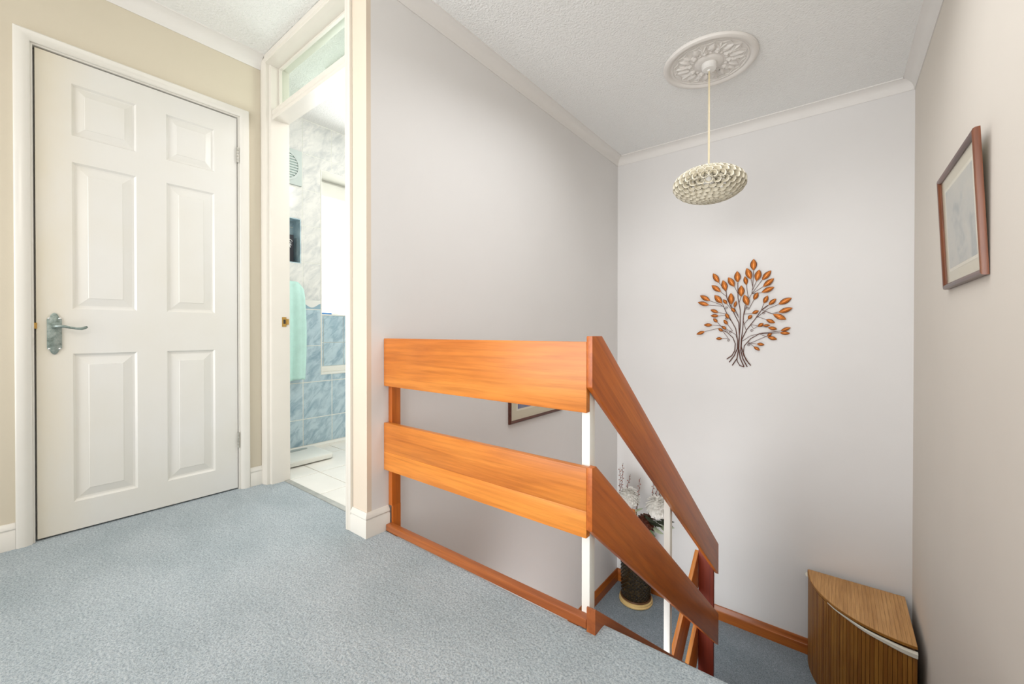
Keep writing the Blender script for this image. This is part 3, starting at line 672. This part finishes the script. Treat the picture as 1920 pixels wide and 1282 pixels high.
# ================================================================ metal tree on the end wall
LEAVES= [(-0.473,1.28,-0.473,1.363,0.0435),(-0.489,1.218,-0.516,1.301,0.0421),(-0.454,1.202,-0.435,1.283,0.0435),(-0.42,1.207,-0.365,1.271,0.0377),(-0.414,1.159,-0.347,1.214,0.0363),(-0.423,1.119,-0.344,1.153,0.0348),(-0.517,1.179,-0.528,1.243,0.029),(-0.573,1.201,-0.577,1.285,0.0435),(-0.594,1.171,-0.636,1.244,0.0406),(-0.651,1.144,-0.673,1.226,0.0421),(-0.698,1.208,-0.74,1.283,0.0377),(-0.684,1.138,-0.749,1.193,0.0363),(-0.551,1.096,-0.55,1.179,0.0435),(-0.615,1.042,-0.617,1.127,0.0421),(-0.505,1.029,-0.531,1.109,0.0435),(-0.677,1.053,-0.73,1.118,0.0421),(-0.758,1.075,-0.831,1.12,0.0348),(-0.765,1.043,-0.847,1.069,0.0319),(-0.645,1.047,-0.669,1.083,0.0247),(-0.595,1.018,-0.582,1.066,0.0218),(-0.587,0.984,-0.615,1.018,0.0247),(-0.471,1.069,-0.445,1.122,0.0319),(-0.409,1.041,-0.384,1.096,0.0305),(-0.379,1.029,-0.333,1.071,0.029),(-0.322,1.031,-0.244,1.073,0.0377),(-0.321,0.975,-0.238,1.004,0.0348),(-0.353,0.964,-0.274,0.925,0.0377),(-0.396,0.928,-0.34,0.903,0.0276),(-0.481,0.972,-0.438,0.991,0.0261),(-0.505,0.932,-0.481,0.962,0.0261),(-0.445,0.879,-0.409,0.9,0.0261),(-0.415,0.884,-0.368,0.887,0.0189),(-0.383,0.871,-0.327,0.859,0.0261),(-0.308,0.847,-0.249,0.87,0.0247),(-0.313,0.834,-0.252,0.83,0.0261),(-0.387,0.812,-0.359,0.829,0.0218),(-0.386,0.805,-0.328,0.788,0.0276),(-0.451,0.755,-0.403,0.749,0.0232),(-0.47,0.735,-0.43,0.709,0.0232),(-0.702,0.986,-0.758,1.008,0.0261),(-0.699,0.96,-0.756,0.963,0.0247),(-0.628,0.938,-0.653,0.977,0.0261),(-0.708,0.911,-0.738,0.942,0.0247),(-0.639,0.894,-0.665,0.93,0.0247),(-0.741,0.892,-0.803,0.893,0.0261),(-0.647,0.86,-0.678,0.881,0.0232),(-0.67,0.844,-0.702,0.867,0.0232),(-0.795,0.843,-0.856,0.821,0.0261),(-0.675,0.791,-0.719,0.789,0.0218)]
TRUNKS= [[(-0.645,0.638),(-0.611,0.665),(-0.592,0.702),(-0.589,0.754),(-0.605,0.798),(-0.645,0.838),(-0.703,0.867)],[(-0.628,0.616),(-0.595,0.666),(-0.575,0.718),(-0.574,0.776),(-0.586,0.864),(-0.619,0.93),(-0.652,0.99),(-0.669,1.035)],[(-0.608,0.593),(-0.578,0.644),(-0.569,0.703),(-0.566,0.776),(-0.558,0.878),(-0.557,0.995),(-0.572,1.09),(-0.574,1.201)],[(-0.531,0.585),(-0.559,0.594),(-0.575,0.623),(-0.578,0.641)],[(-0.531,0.585),(-0.556,0.645),(-0.566,0.718),(-0.563,0.805),(-0.566,0.907),(-0.593,0.966),(-0.619,1.026),(-0.646,1.094),(-0.651,1.144)],[(-0.511,0.586),(-0.54,0.646),(-0.553,0.704),(-0.55,0.776),(-0.54,0.878),(-0.537,0.951),(-0.525,1.037)],[(-0.489,0.598),(-0.52,0.639),(-0.537,0.69),(-0.53,0.74),(-0.489,0.792),(-0.433,0.828),(-0.314,0.834)],[(-0.501,0.611),(-0.533,0.668),(-0.55,0.733),(-0.547,0.784),(-0.515,0.856),(-0.465,0.928),(-0.422,0.997),(-0.386,1.028)]]
TWIGS= [[(-0.473,1.28),(-0.478,1.164),(-0.484,1.114),(-0.506,1.072),(-0.537,0.951)],[(-0.489,1.218),(-0.478,1.164)],[(-0.454,1.203),(-0.478,1.142)],[(-0.421,1.207),(-0.484,1.114)],[(-0.414,1.16),(-0.478,1.117)],[(-0.423,1.119),(-0.484,1.114)],[(-0.518,1.18),(-0.506,1.087)],[(-0.595,1.172),(-0.572,1.119)],[(-0.699,1.209),(-0.653,1.139)],[(-0.685,1.138),(-0.646,1.101)],[(-0.552,1.096),(-0.567,1.046)],[(-0.616,1.042),(-0.606,1.004)],[(-0.678,1.053),(-0.669,1.035)],[(-0.759,1.075),(-0.693,1.047),(-0.669,1.028)],[(-0.766,1.043),(-0.669,1.032)],[(-0.646,1.047),(-0.612,1.004)],[(-0.596,1.018),(-0.57,0.959)],[(-0.587,0.985),(-0.566,0.944)],[(-0.471,1.069),(-0.503,1.0)],[(-0.41,1.041),(-0.425,0.991)],[(-0.38,1.029),(-0.425,0.991)],[(-0.322,1.031),(-0.385,1.003),(-0.452,0.942)],[(-0.321,0.979),(-0.358,0.968),(-0.422,0.997)],[(-0.354,0.964),(-0.4,0.986)],[(-0.396,0.928),(-0.446,0.949)],[(-0.482,0.972),(-0.531,0.969)],[(-0.506,0.932),(-0.534,0.893)],[(-0.446,0.88),(-0.471,0.862),(-0.49,0.892)],[(-0.415,0.884),(-0.446,0.877)],[(-0.384,0.871),(-0.483,0.892)],[(-0.308,0.847),(-0.415,0.833),(-0.489,0.813),(-0.543,0.773)],[(-0.386,0.805),(-0.433,0.824)],[(-0.388,0.812),(-0.483,0.763),(-0.508,0.755)],[(-0.452,0.755),(-0.489,0.759)],[(-0.47,0.735),(-0.508,0.77)],[(-0.703,0.986),(-0.652,0.974)],[(-0.7,0.96),(-0.656,0.964)],[(-0.629,0.938),(-0.619,0.923)],[(-0.708,0.911),(-0.679,0.875),(-0.639,0.842)],[(-0.64,0.894),(-0.605,0.845)],[(-0.742,0.892),(-0.672,0.883)],[(-0.647,0.86),(-0.586,0.82),(-0.574,0.776)],[(-0.671,0.844),(-0.638,0.797)],[(-0.796,0.843),(-0.703,0.867)],[(-0.675,0.791),(-0.632,0.79)],[(-0.537,0.922),(-0.521,0.856)]]
CURLS= [(-0.648,1.018),(-0.648,0.938),(-0.622,0.838),(-0.633,0.777),(-0.483,0.849),(-0.502,0.745),(-0.41,0.972),(-0.512,1.011)]
tree = empty('wall_tree', (-0.55, YF, 0.575), 'copper coloured metal tree ornament with oval leaves on the end wall', 'wall ornament')
for pl_ in TRUNKS:
    n = len(pl_)
    MB().tube([(x, YF-0.008, z_) for x, z_ in pl_], [0.0035-0.0013*i/(n-1) for i in range(n)], 7).build('trunk_wire', M['copper_wire'], tree, True)
mb = MB()
for pl_ in TWIGS: mb.tube([(x, YF-0.009, z_) for x, z_ in pl_], 0.0016, 5)
o = mb.build('branches', M['copper_wire'], tree, True); o['kind'] = 'stuff'
for (x, z_) in CURLS:
    MB().tube([(x+0.0105*(1-t_/26)*math.cos(0.55*t_), YF-0.009, z_+0.0105*(1-t_/26)*math.sin(0.55*t_)) for t_ in range(20)], 0.0011, 5).build('curl', M['copper_wire'], tree, True)
# one leaf mesh, 1 long and 1 wide, domed with a dark rim
def leaf_mesh():
    mb = MB(); n = 10; rows_ = []
    for i in range(n+1):
        t_ = i/n; w = 0.5*math.sin(math.pi*t_)**0.85; dome = 0.22*math.sin(math.pi*t_)
        rows_.append(len(mb.v))
        for q, (fx, fy) in enumerate(((-1, 0), (-0.78, 0.12), (-0.45, 0.75), (0, 1), (0.45, 0.75), (0.78, 0.12), (1, 0))):
            mb.v.append((fx*w, -0.02-fy*dome*0.55, t_))
    for i in range(n):
        for q in range(6): mb.face((rows_[i]+q, rows_[i]+q+1, rows_[i+1]+q+1, rows_[i+1]+q), 1 if q in (0, 5) else 0)
    return mesh_of(mb, 'leaf', [M['copper_leaf'], M['leaf_rim']], True)
LM = leaf_mesh()
for k, (xb_, zb_, xt, zt_, w) in enumerate(LEAVES):
    o = bpy.data.objects.new('leaf', LM); COL.objects.link(o); adopt(o, tree)
    L_ = math.hypot(xt-xb_, zt_-zb_); o.location = (xb_, YF-0.010-0.004*(k % 3), zb_)
    o.rotation_euler = (0, math.atan2(xt-xb_, zt_-zb_), 0); o.scale = (w, 0.055, L_)

# ================================================================ framed pictures
def picture(name, label, corner, ey, ez, ex, W, H, mw, prn, fm, fdark, prmat):
    """corner: lower near corner of the back; ey along the width, ez up, ex out of the wall (unit vectors)"""
    c, ey, ez, ex = Vector(corner), Vector(ey), Vector(ez), Vector(ex)
    root = empty(name, tuple(c+ey*W/2), label, 'picture')
    def bx(mb, a0, a1, b0, b1, d0, d1):
        b = len(mb.v)
        for (a, h, d) in ((a0, b0, d0), (a1, b0, d0), (a1, b1, d0), (a0, b1, d0), (a0, b0, d1), (a1, b0, d1), (a1, b1, d1), (a0, b1, d1)): mb.v.append(tuple(c+ey*a+ez*h+ex*d))
        for q in ((0, 3, 2, 1), (4, 5, 6, 7), (0, 1, 5, 4), (1, 2, 6, 5), (2, 3, 7, 6), (3, 0, 4, 7)): mb.face([b+i for i in q])
    def mould(mb, P):      # mitred moulding along one side: P = outer/inner corner pairs
        (o0, o1, i0, i1) = P; prof = [(0, 0.0), (0, 0.011), (0.12, 0.016), (0.4, 0.018), (0.75, 0.016), (1.0, 0.010), (1.0, 0.0)]
        b = len(mb.v)
        for (oo, ii) in ((o0, i0), (o1, i1)):
            for (t_, d) in prof:
                a = oo[0]+(ii[0]-oo[0])*t_; h = oo[1]+(ii[1]-oo[1])*t_; mb.v.append(tuple(c+ey*a+ez*h+ex*d))
        n = len(prof)
        for i in range(n): mb.face((b+i, b+(i+1) % n, b+n+(i+1) % n, b+n+i))
        mb.face([b+i for i in range(n)]); mb.face([b+n+i for i in reversed(range(n))])
    O = [(0, 0), (W, 0), (W, H), (0, H)]; I = [(mw, mw), (W-mw, mw), (W-mw, H-mw), (mw, H-mw)]
    for k in range(4):
        mb = MB(); mould(mb, (O[k], O[(k+1) % 4], I[k], I[(k+1) % 4]))
        mb.build('frame_side', fm if k % 2 else fdark, root, 'auto')
    mb = MB(); bx(mb, 0.004, W-0.004, 0.004, H-0.004, 0.0005, 0.004); mb.build('backing', M['mat_board'], root)
    mb = MB(); bx(mb, mw-0.003, W-mw+0.003, mw-0.003, H-mw+0.003, 0.004, 0.0055); mb.build('mount', M['mat_board'], root)
    a, b_ = prn
    mb = MB(); bx(mb, a-0.012, W-a+0.012, b_-0.012, H-b_+0.012, 0.0055, 0.0060); mb.build('inner_mount', M['mat_inner'], root)
    mb = MB(); bx(mb, a, W-a, b_, H-b_, 0.0060, 0.0064); mb.build('print', prmat, root)
    mb = MB(); bx(mb, mw-0.002, W-mw+0.002, mw-0.002, H-mw+0.002, 0.0072, 0.0090); mb.build('glazing', M['glass'], root)
    return root
lean = math.atan(0.020/0.44)
picture('framed_picture', 'mahogany framed faded watercolour print on the right-hand wall', (0.3585, 1.858, 1.013), (0, 1, 0), (-math.sin(lean), 0, math.cos(lean)), (-math.cos(lean), 0, -math.sin(lean)), 0.577, 0.450, 0.021, (0.085, 0.075), M['wood_frame'], M['wood_frame_dark'], M['print'])
picture('framed_picture', 'dark framed picture low on the stair wall behind the banister boards', (-1.5095, 1.889, 0.298), (0, 1, 0), (0, 0, 1), (1, 0, 0), 0.60, 0.42, 0.017, (0.085, 0.080), M['wood_frame_dark'], M['wood_frame_dark'], M['print_blue'])

# ================================================================ corner laundry hamper
HX, HY, HA, HB = 0.325, 3.385, 0.470, 0.500
hm = empty('laundry_hamper', (HX-0.2, HY-0.2, HL), 'quarter-round bamboo laundry hamper in the corner of the half landing', 'hamper')
def arc(t_, ins=0.0): return (HX-(HA-ins)*math.sin(t_*math.pi/2), HY-(HB-ins)*math.cos(t_*math.pi/2))   # t=0 by the right wall
ZT = -0.740
def body_top(t_): return -0.760-0.034*max(0.0, 1-t_/0.55)
NS = 40
core = [(HX, HY)]+[arc(i/24, 0.006) for i in range(25)]
mb = MB(); b = len(mb.v); n = len(core)
mb.prism(core, 'z', HL+0.002, -0.806); mb.build('body', M['bamboo_dark'], hm)
for k in range(NS):
    t0, t1 = k/NS+0.0015, (k+1)/NS-0.0015; zt_ = body_top((t0+t1)/2)
    mb = MB().prism([arc(t0), arc(t1), arc(t1, 0.0065), arc(t0, 0.0065)], 'z', HL+0.004, zt_)
    mb.build('slat', M['bamboo'] if (k*7) % 3 else M['bamboo_dark'], hm)
mb = MB()   # cotton liner folded over the rim, bulging out at the right
for (dz, s_) in ((0.0, 1.0), (-0.012, 0.9)):
    pts = [arc(0.56*i/16, -0.002-0.002*math.sin(i)) for i in range(17)]
    mb.tube([(x, y, body_top(0.56*i/16)+0.012*(1-i/16)+0.004+dz*(1-i/17)) for i, (x, y) in enumerate(pts)], [max(0.002, 0.0125*(1-i/16.5)*s_) for i in range(17)], 8)
mb.build('liner', M['liner'], hm, True); mb = MB()
pts = [arc(0.93+0.065*i/5, -0.005) for i in range(6)]
mb.tube([(x, y, -0.766) for x, y in pts], [0.003, 0.007, 0.010, 0.011, 0.010, 0.006], 8)
mb.build('liner', M['liner'], hm, True)
lid = MB().prism([(HX, HY)]+[arc(i/24, 0.003) for i in range(25)], 'z', ZT-0.013, ZT-0.003).build('lid', M['bamboo_dark'], hm)
NL = 26
for k in range(NL):      # strips of the lid run towards the room
    x0, x1 = HX-HA+HA*k/NL, HX-HA+HA*(k+1)/NL
    def fy(x): return HY-HB*math.sqrt(max(0.0, 1-((HX-x)/HA)**2))
    mb = MB().prism([(x0+0.0004, fy(x0)-0.002), (x1-0.0004, fy(x1)-0.002), (x1-0.0004, HY), (x0+0.0004, HY)], 'z', ZT-0.004, ZT+random.uniform(-0.0004, 0.0002))
    mb.build('lid_strip', M['bamboo_lid'], lid)
mb = MB().prism([arc(i/30, -0.003) for i in range(31)]+[arc(i/30, 0.004) for i in reversed(range(31))], 'z', ZT-0.014, ZT-0.003)
mb.build('lid_edge', M['bamboo'], lid)

# ================================================================ vase and arrangement
VX, VY = -1.27, 3.24
va = empty('floor_vase', (VX, VY, HL), 'tall dark basket-weave vase with straw-coloured base on the half landing', 'vase')
MB().lathe([(0.0005, HL+0.001), (0.120, HL+0.001), (0.130, HL+0.006), (0.131, HL+0.016), (0.126, HL+0.020), (0.128, HL+0.024), (0.127, HL+0.034), (0.118, HL+0.038), (0.0005, HL+0.038)], VX, VY, 56).build('base_trim', M['gold_trim'], va, 'auto')
MB().lathe([(0.0005, HL+0.0382), (0.118, HL+0.0382), (0.121, HL+0.044), (0.117, HL+0.050), (0.0005, HL+0.050)], VX, VY, 56).build('base_band', M['brown_trim'], va, 'auto')
prof = [(0.0005, HL+0.050), (0.110, HL+0.050)]+[(0.110+0.004*math.sin(math.pi*i/10), HL+0.055+0.445*i/10) for i in range(11)]+[(0.104, HL+0.502), (0.100, HL+0.48), (0.0005, HL+0.47)]
MB().lathe(prof, VX, VY, 48).build('body', M['basket'], va, 'auto')
mb = MB(); NW, NV = 44, 30   # woven strands standing proud of the body
for row in range(NV):
    zc = HL+0.060+0.43*row/(NV-1)
    for k in range(NW//2):
        a0 = 2*math.pi*(2*k+(row % 2))/NW; da = 2*math.pi/NW*1.15
        mb.tube([(VX+(0.1095+0.0030*math.sin(math.pi*q/4)+0.004*math.sin(math.pi*row/(NV-1)))*math.cos(a0+da*q/4), VY+(0.1095+0.0030*math.sin(math.pi*q/4)+0.004*math.sin(math.pi*row/(NV-1)))*math.sin(a0+da*q/4), zc+0.010*(q/4-0.5)) for q in range(5)], 0.0036, 5)
wv_ = mb.build('weave', M['basket'], va, True); wv_['kind'] = 'stuff'
RIM = HL+0.49
def stem(mb, p0, p1, r=0.0025): mb.tube([p0, ((p0[0]+p1[0])/2+0.006, (p0[1]+p1[1])/2, (p0[2]+p1[2])/2), p1], r, 5)
def petals(mb, c, R, n, l, w, up=0.25, lo=-0.6, cup=0.35):
    c = Vector(c)
    for i in range(n):
        zz = 1-(1-lo)*(i+0.5)/n; a = i*2.39996; rr = math.sqrt(max(0, 1-zz*zz))
        d = Vector((rr*math.cos(a), rr*math.sin(a), zz)); s = Vector((-math.sin(a), math.cos(a), 0)); u_ = d.cross(s)
        R_ = R*random.uniform(0.86, 1.06); p0 = c+d*(R_-l)
        m_ = c+d*(R_-l*0.45)+u_*l*0.10; e = c+d*R_-u_*l*cup
        ww = w*random.uniform(0.8, 1.15); b = len(mb.v)
        mb.v += [tuple(p0-s*ww*0.3), tuple(p0+s*ww*0.3), tuple(m_+s*ww*0.5+d*ww*0.15), tuple(m_-s*ww*0.5+d*ww*0.15), tuple(e+s*ww*0.28), tuple(e-s*ww*0.28), tuple(m_-d*ww*0.1)]
        mb.face((b, b+1, b+6)); mb.face((b+1, b+2, b+6)); mb.face((b+3, b, b+6)); mb.face((b+2, b+4, b+6)); mb.face((b+4, b+5, b+6)); mb.face((b+5, b+3, b+6))
def bloom(name, c, R, n, l, w, mat, label, heart):
    root = empty(name, (VX+(c[0]-VX)*0.25, VY, RIM-0.05), label, 'flower')
    mb = MB(); petals(mb, c, R, n, l, w); o = mb.build('petals', mat, root); o['kind'] = 'stuff'
    mb = MB().sphere(c, R*0.80, 16, 10); mb.build('heart', heart, root, True)
    mb = MB(); stem(mb, (VX+(c[0]-VX)*0.25, VY, RIM-0.05), (c[0], c[1], c[2]-R*0.5)); mb.build('stem', M['leaf_green'], root)
bloom('white_chrysanthemum', (-1.322, 3.22, -0.500), 0.086, 300, 0.046, 0.024, M['petal_white'], 'large white chrysanthemum on the left of the vase arrangement', M['petal_white'])
bloom('white_chrysanthemum', (-1.085, 3.22, -0.520), 0.092, 300, 0.048, 0.025, M['petal_white'], 'large white chrysanthemum on the right, half behind the white post', M['petal_white'])
bloom('rust_flower', (-1.165, 3.17, -0.650), 0.080, 120, 0.045, 0.024, M['petal_rust'], 'dark rust-brown flower between the two white chrysanthemums', M['petal_rust'])
bloom('peach_flower', (-1.262, 3.16, -0.585), 0.028, 40, 0.022, 0.016, M['petal_peach'], 'small peach blossom beside the rust-brown flower', M['petal_peach'])
def twig(x, y, zt_, zb_, lean_=0.0, label='thin brown twig with red buds standing up from the vase', grp='budded twigs in the vase'):
    bx_, by_ = VX+max(-0.08, min(0.08, (x-VX)*0.3)), VY
    root = empty('budded_twig', (bx_, by_, RIM-0.06), label, 'twig', grp)
    pts = [(bx_, by_, RIM-0.06), ((bx_+x)/2, (by_+y)/2, (RIM+zb_)/2-0.02), (x-lean_*0.5, y, zb_)]
    n = 6
    for i in range(1, n+1):
        t_ = i/n; pts.append((x+lean_*(t_-0.5)+0.004*math.sin(i*2.1), y, zb_+(zt_-zb_)*t_))
    mb = MB().tube(pts, [0.0032]*3+[0.0026-0.0012*i/n for i in range(1, n+1)], 5); mb.build('stem', M['twig'], root)
    mb = MB()
    for i in range(int((zt_-zb_)/0.017)):
        t_ = i*0.017/(zt_-zb_); a = i*2.4
        mb.sphere((x+lean_*(t_-0.5)+0.009*math.cos(a), y+0.008*math.sin(a), zb_+(zt_-zb_)*t_+0.004), 0.0042, 6, 4, (1, 1, 1.3))
    o = mb.build('buds', M['bud'], root, True); o['kind'] = 'stuff'
for (x, zt_, zb_, le, lab) in ((-1.402, -0.275, -0.50, 0.0, 'shorter of the two budded twigs at the far left of the vase'), (-1.382, -0.235, -0.50, 0.012, 'tallest budded twig, at the far left of the vase'), (-1.328, -0.315, -0.44, 0.03, 'budded twig rising just above the left white chrysanthemum'), (-1.247, -0.325, -0.60, 0.03, 'long budded twig standing between the two white chrysanthemums')): twig(x, 3.23, zt_, zb_, le, lab)
for (x, zt_, zb_, le) in ((-1.135, -0.335, -0.45, 0.01), (-1.108, -0.372, -0.45, 0.01), (-1.082, -0.365, -0.45, 0.0)): twig(x, 3.25, zt_, zb_, le, 'short budded twig above the right white chrysanthemum, against the sloping board')
def leaf_spray(name, label, pts, mat, w):
    root = empty(name, (VX+0.03, VY, RIM-0.05), label, 'leaves')
    mb = MB()
    for p in pts: stem(mb, (VX+0.03, VY, RIM-0.05), p[:3], 0.002)
    mb.build('stem', mat, root)
    for (x, y, z_, dx, dz) in pts:
        mb = MB(); d = Vector((dx, -0.25*abs(dx), dz)); L_ = d.length; s = Vector((-dz, 0.3, dx)).normalized(); b = 0
        n = 5
        for i in range(n+1):
            t_ = i/n; ww = w*math.sin(math.pi*min(0.97, 0.08+t_*0.9))
            c = Vector((x, y, z_))+d*t_+Vector((0, -0.012*math.sin(math.pi*t_), 0))
            mb.v += [tuple(c-s*ww), tuple(c+Vector((0, 0.004, 0))), tuple(c+s*ww)]
        for i in range(n):
            for q in range(2): mb.face((3*i+q, 3*i+q+1, 3*i+q+4, 3*i+q+3))
        mb.build('leaf', mat, root, True)
leaf_spray('sage_leaves', 'sage green leaves drooping in front of the vase', [(-1.13, 3.13, -0.68, 0.06, -0.02), (-1.15, 3.13, -0.70, 0.03, -0.05), (-1.12, 3.13, -0.66, 0.05, -0.06), (-1.17, 3.13, -0.72, 0.01, -0.06), (-1.32, 3.13, -0.58, 0.05, 0.02), (-1.31, 3.13, -0.60, 0.06, -0.01), (-1.14, 3.13, -0.69, 0.055, -0.045)], M['leaf_green'], 0.02)
leaf_spray('dark_leaves', 'dark bottle-green leaves under the right-hand chrysanthemum', [(-1.17, 3.15, -0.575, 0.10, -0.03), (-1.15, 3.15, -0.590, 0.10, -0.035), (-1.12, 3.15, -0.60, 0.10, -0.02), (-1.08, 3.16, -0.60, 0.09, 0.01), (-1.05, 3.17, -0.585, 0.11, 0.02), (-1.06, 3.17, -0.60, 0.11, 0.0)], M['leaf_dark'], 0.018)
leaf_spray('pale_leaves', 'pale grey-green leaves at the right of the arrangement', [(-1.04, 3.17, -0.62, 0.10, 0.01), (-1.06, 3.17, -0.63, 0.10, -0.02), (-1.10, 3.14, -0.645, 0.09, -0.02), (-1.24, 3.15, -0.56, 0.07, 0.04), (-1.23, 3.15, -0.55, 0.03, 0.07)], M['leaf_pale'], 0.02)

# ================================================================ bathroom things
mb = MB()
rail = MB().tube([(-2.973, 1.12, 1.17), (-2.945, 1.12, 1.17), (-2.945, 1.36, 1.17), (-2.973, 1.36, 1.17)], 0.006, 10).build('towel_rail', M['chrome'], None, True)
tag(rail, 'short steel towel rail on the tiled wall under the mint towel', 'rail')
# towel draped over the rail: front fall, fold over, back fall
mb = MB(); NYt, NZt = 22, 34; yA, yB = 1.10, 1.392
for i in range(NYt+1):
    u_ = i/NYt; y = yA+(yB-yA)*u_; edge = max(0, (u_-0.72)/0.28)
    top_ = 1.186-0.050*edge**2.6
    for j in range(NZt+1):
        w = j/NZt; zz = top_-(top_-0.505)*w
        fold = 0.009*math.sin(u_*15+0.8*w)*min(1, w*2.2)+0.004*math.sin(u_*31+2)
        bot_ = 0.006*math.sin(u_*9); yy = y+0.010*math.sin(w*3.0)*(u_-0.2)-0.012*(1-w)*edge+(-0.012*w*w if u_ > 0.9 else 0)
        out = -2.925+fold-0.014*max(0, 1-w*9)
        mb.v.append((out, yy, zz+(bot_ if j == NZt else 0)))
for i in range(NYt):
    for j in range(NZt):
        a = i*(NZt+1)+j; mb.face((a, a+NZt+1, a+NZt+2, a+1))
tw = mb.build('towel', M['towel'], None, True); tag(tw, 'mint green towel hanging on the bathroom wall', 'towel')
sm = tw.modifiers.new('thick', 'SOLIDIFY'); sm.thickness = 0.008; sm.offset = -1

fan = empty('extractor_fan', (TX, 1.263, 1.98), 'square extractor fan with round grille high on the white tiles', 'fan')
yc_, zc_ = 1.263, 1.980
MB().box(TX+0.0008, TX+0.014, yc_-0.122, yc_+0.122, zc_-0.122, zc_+0.122, 0, 0.003).build('plate', M['mint_fan'], fan, 'auto')
def ring(mb, r0, r1, x0, x1, seg=40):
    b = len(mb.v)
    for (r, x) in ((r0, x0), (r1, x0), (r1, x1), (r0, x1)):
        for k in range(seg):
            a = 2*math.pi*k/seg; mb.v.append((x, yc_+r*math.cos(a), zc_+r*math.sin(a)))
    for q in range(4):
        for k in range(seg): mb.face((b+q*seg+k, b+q*seg+(k+1) % seg, b+((q+1) % 4)*seg+(k+1) % seg, b+((q+1) % 4)*seg+k))
mb = MB(); ring(mb, 0.093, 0.106, TX+0.014, TX+0.024); mb.build('grille_ring', M['mint_fan'], fan, 'auto')
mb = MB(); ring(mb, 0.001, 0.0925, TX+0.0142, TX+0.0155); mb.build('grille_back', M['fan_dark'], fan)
for k in range(9):
    z_ = zc_-0.072+0.018*k; h_ = math.sqrt(0.092**2-(z_-zc_)**2)
    MB().box(TX+0.0156, TX+0.022, yc_-h_, yc_+h_, z_-0.0045, z_+0.0045).build('grille_slat', M['mint_fan'], fan)

ni = empty('wall_niche', (-3.02, 1.236, NZ0), 'small recessed blue-tiled niche in the white bathroom wall', 'niche')
MB().box(-3.088, -3.080, NY0, NY1, NZ0, NZ1).build('back', M['niche_blue'], ni)
MB().box(-3.080, TX+0.001, NY0, NY1, NZ1-0.006, NZ1).build('top', M['niche_blue'], ni)
MB().box(-3.080, TX+0.001, NY0, NY1, NZ0, NZ0+0.005).build('bottom', M['niche_blue'], ni)
for (a, b_) in ((NY0, NY0+0.006), (NY1-0.006, NY1)): MB().box(-3.080, TX+0.001, a, b_, NZ0+0.005, NZ1-0.006).build('side', M['niche_blue'], ni)
MB().box(-3.0799, -3.0780, NY0+0.006, NY1-0.006, 1.586, 1.590).build('grout_line', M['grout'], ni)
can = empty('black_tin', (-3.04, 1.27, NZ0+0.005), 'black tin with a white printed motif standing in the niche', 'tin')
MB().box(-3.072, -3.012, 1.16, 1.352, NZ0+0.0055, 1.520, 0, 0.004).build('body', M['black'], can, 'auto')
mb = MB()
for (pts_) in ([(1.318, 1.478), (1.326, 1.486), (1.336, 1.482), (1.340, 1.472)], [(1.316, 1.466), (1.326, 1.470), (1.334, 1.462), (1.326, 1.456), (1.318, 1.458)], [(1.322, 1.448), (1.330, 1.452), (1.336, 1.446)], [(1.327, 1.452), (1.325, 1.438), (1.330, 1.430)]):
    mb.tube([(-3.0115, y, z_) for y, z_ in pts_], 0.0022, 5)
mb.build('motif', M['emblem'], can)

scl = empty('bathroom_scales', (-2.777, 1.285, 0.0), 'white bathroom scales standing against the tiled wall', 'scales')
def rrect(x0, x1, y0, y1, r, n=6):
    out = []
    for (cx, cy, a0) in ((x1-r, y1-r, 0), (x0+r, y1-r, 90), (x0+r, y0+r, 180), (x1-r, y0+r, 270)):
        for k in range(n+1):
            a = math.radians(a0+90*k/n); out.append((cx+r*math.cos(a), cy+r*math.sin(a)))
    return out
MB().prism(rrect(-2.930, -2.625, 1.130, 1.440, 0.035), 'z', 0.008, 0.034, 0, 0.004).build('platform', M['plastic_white'], scl, 'auto')
MB().prism(rrect(-2.850, -2.632, 1.140, 1.430, 0.025), 'z', 0.034, 0.0365, 0, 0.001).build('tread_mat', M['plastic_white'], scl, 'auto')
mb = MB(); mb.prism([(-2.885+0.022*math.cos(2*math.pi*k/28), 1.305+0.075*math.sin(2*math.pi*k/28)) for k in range(28)], 'z', 0.034, 0.0368); mb.build('display', M['plastic_grey'], scl)
for (x, y) in ((-2.90, 1.16), (-2.90, 1.41), (-2.66, 1.16), (-2.66, 1.41)): MB().lathe([(0.0005, 0.001), (0.014, 0.001), (0.014, 0.0085), (0.0005, 0.0085)], x, y, 14).build('foot', M['fan_dark'], scl)

br = empty('nail_brush', (-3.135, 1.66, 0.974), 'blue and white brush lying on the bathroom window sill', 'brush')
MB().box(-3.143, -3.123, 1.612, 1.690, 0.9745, 0.988, 0, 0.004).build('handle', M['blue_plastic'], br, 'auto')
MB().box(-3.141, -3.125, 1.690, 1.745, 0.9745, 0.985, 0, 0.003).build('bristles', M['plastic_white'], br, 'auto')

sl = empty('strip_light', (-2.05, 1.26, CZ), 'white strip light on the bathroom ceiling seen through the transom glass', 'light')
MB().box(-2.32, -1.72, 1.225, 1.285, CZ-0.022, CZ-0.0005, 0, 0.003).build('housing', M['plastic_white'], sl, 'auto')
MB().box(-2.30, -1.74, 1.235, 1.275, CZ-0.045, CZ-0.0225, 0, 0.008).build('diffuser', M['plastic_white'], sl, 'auto')
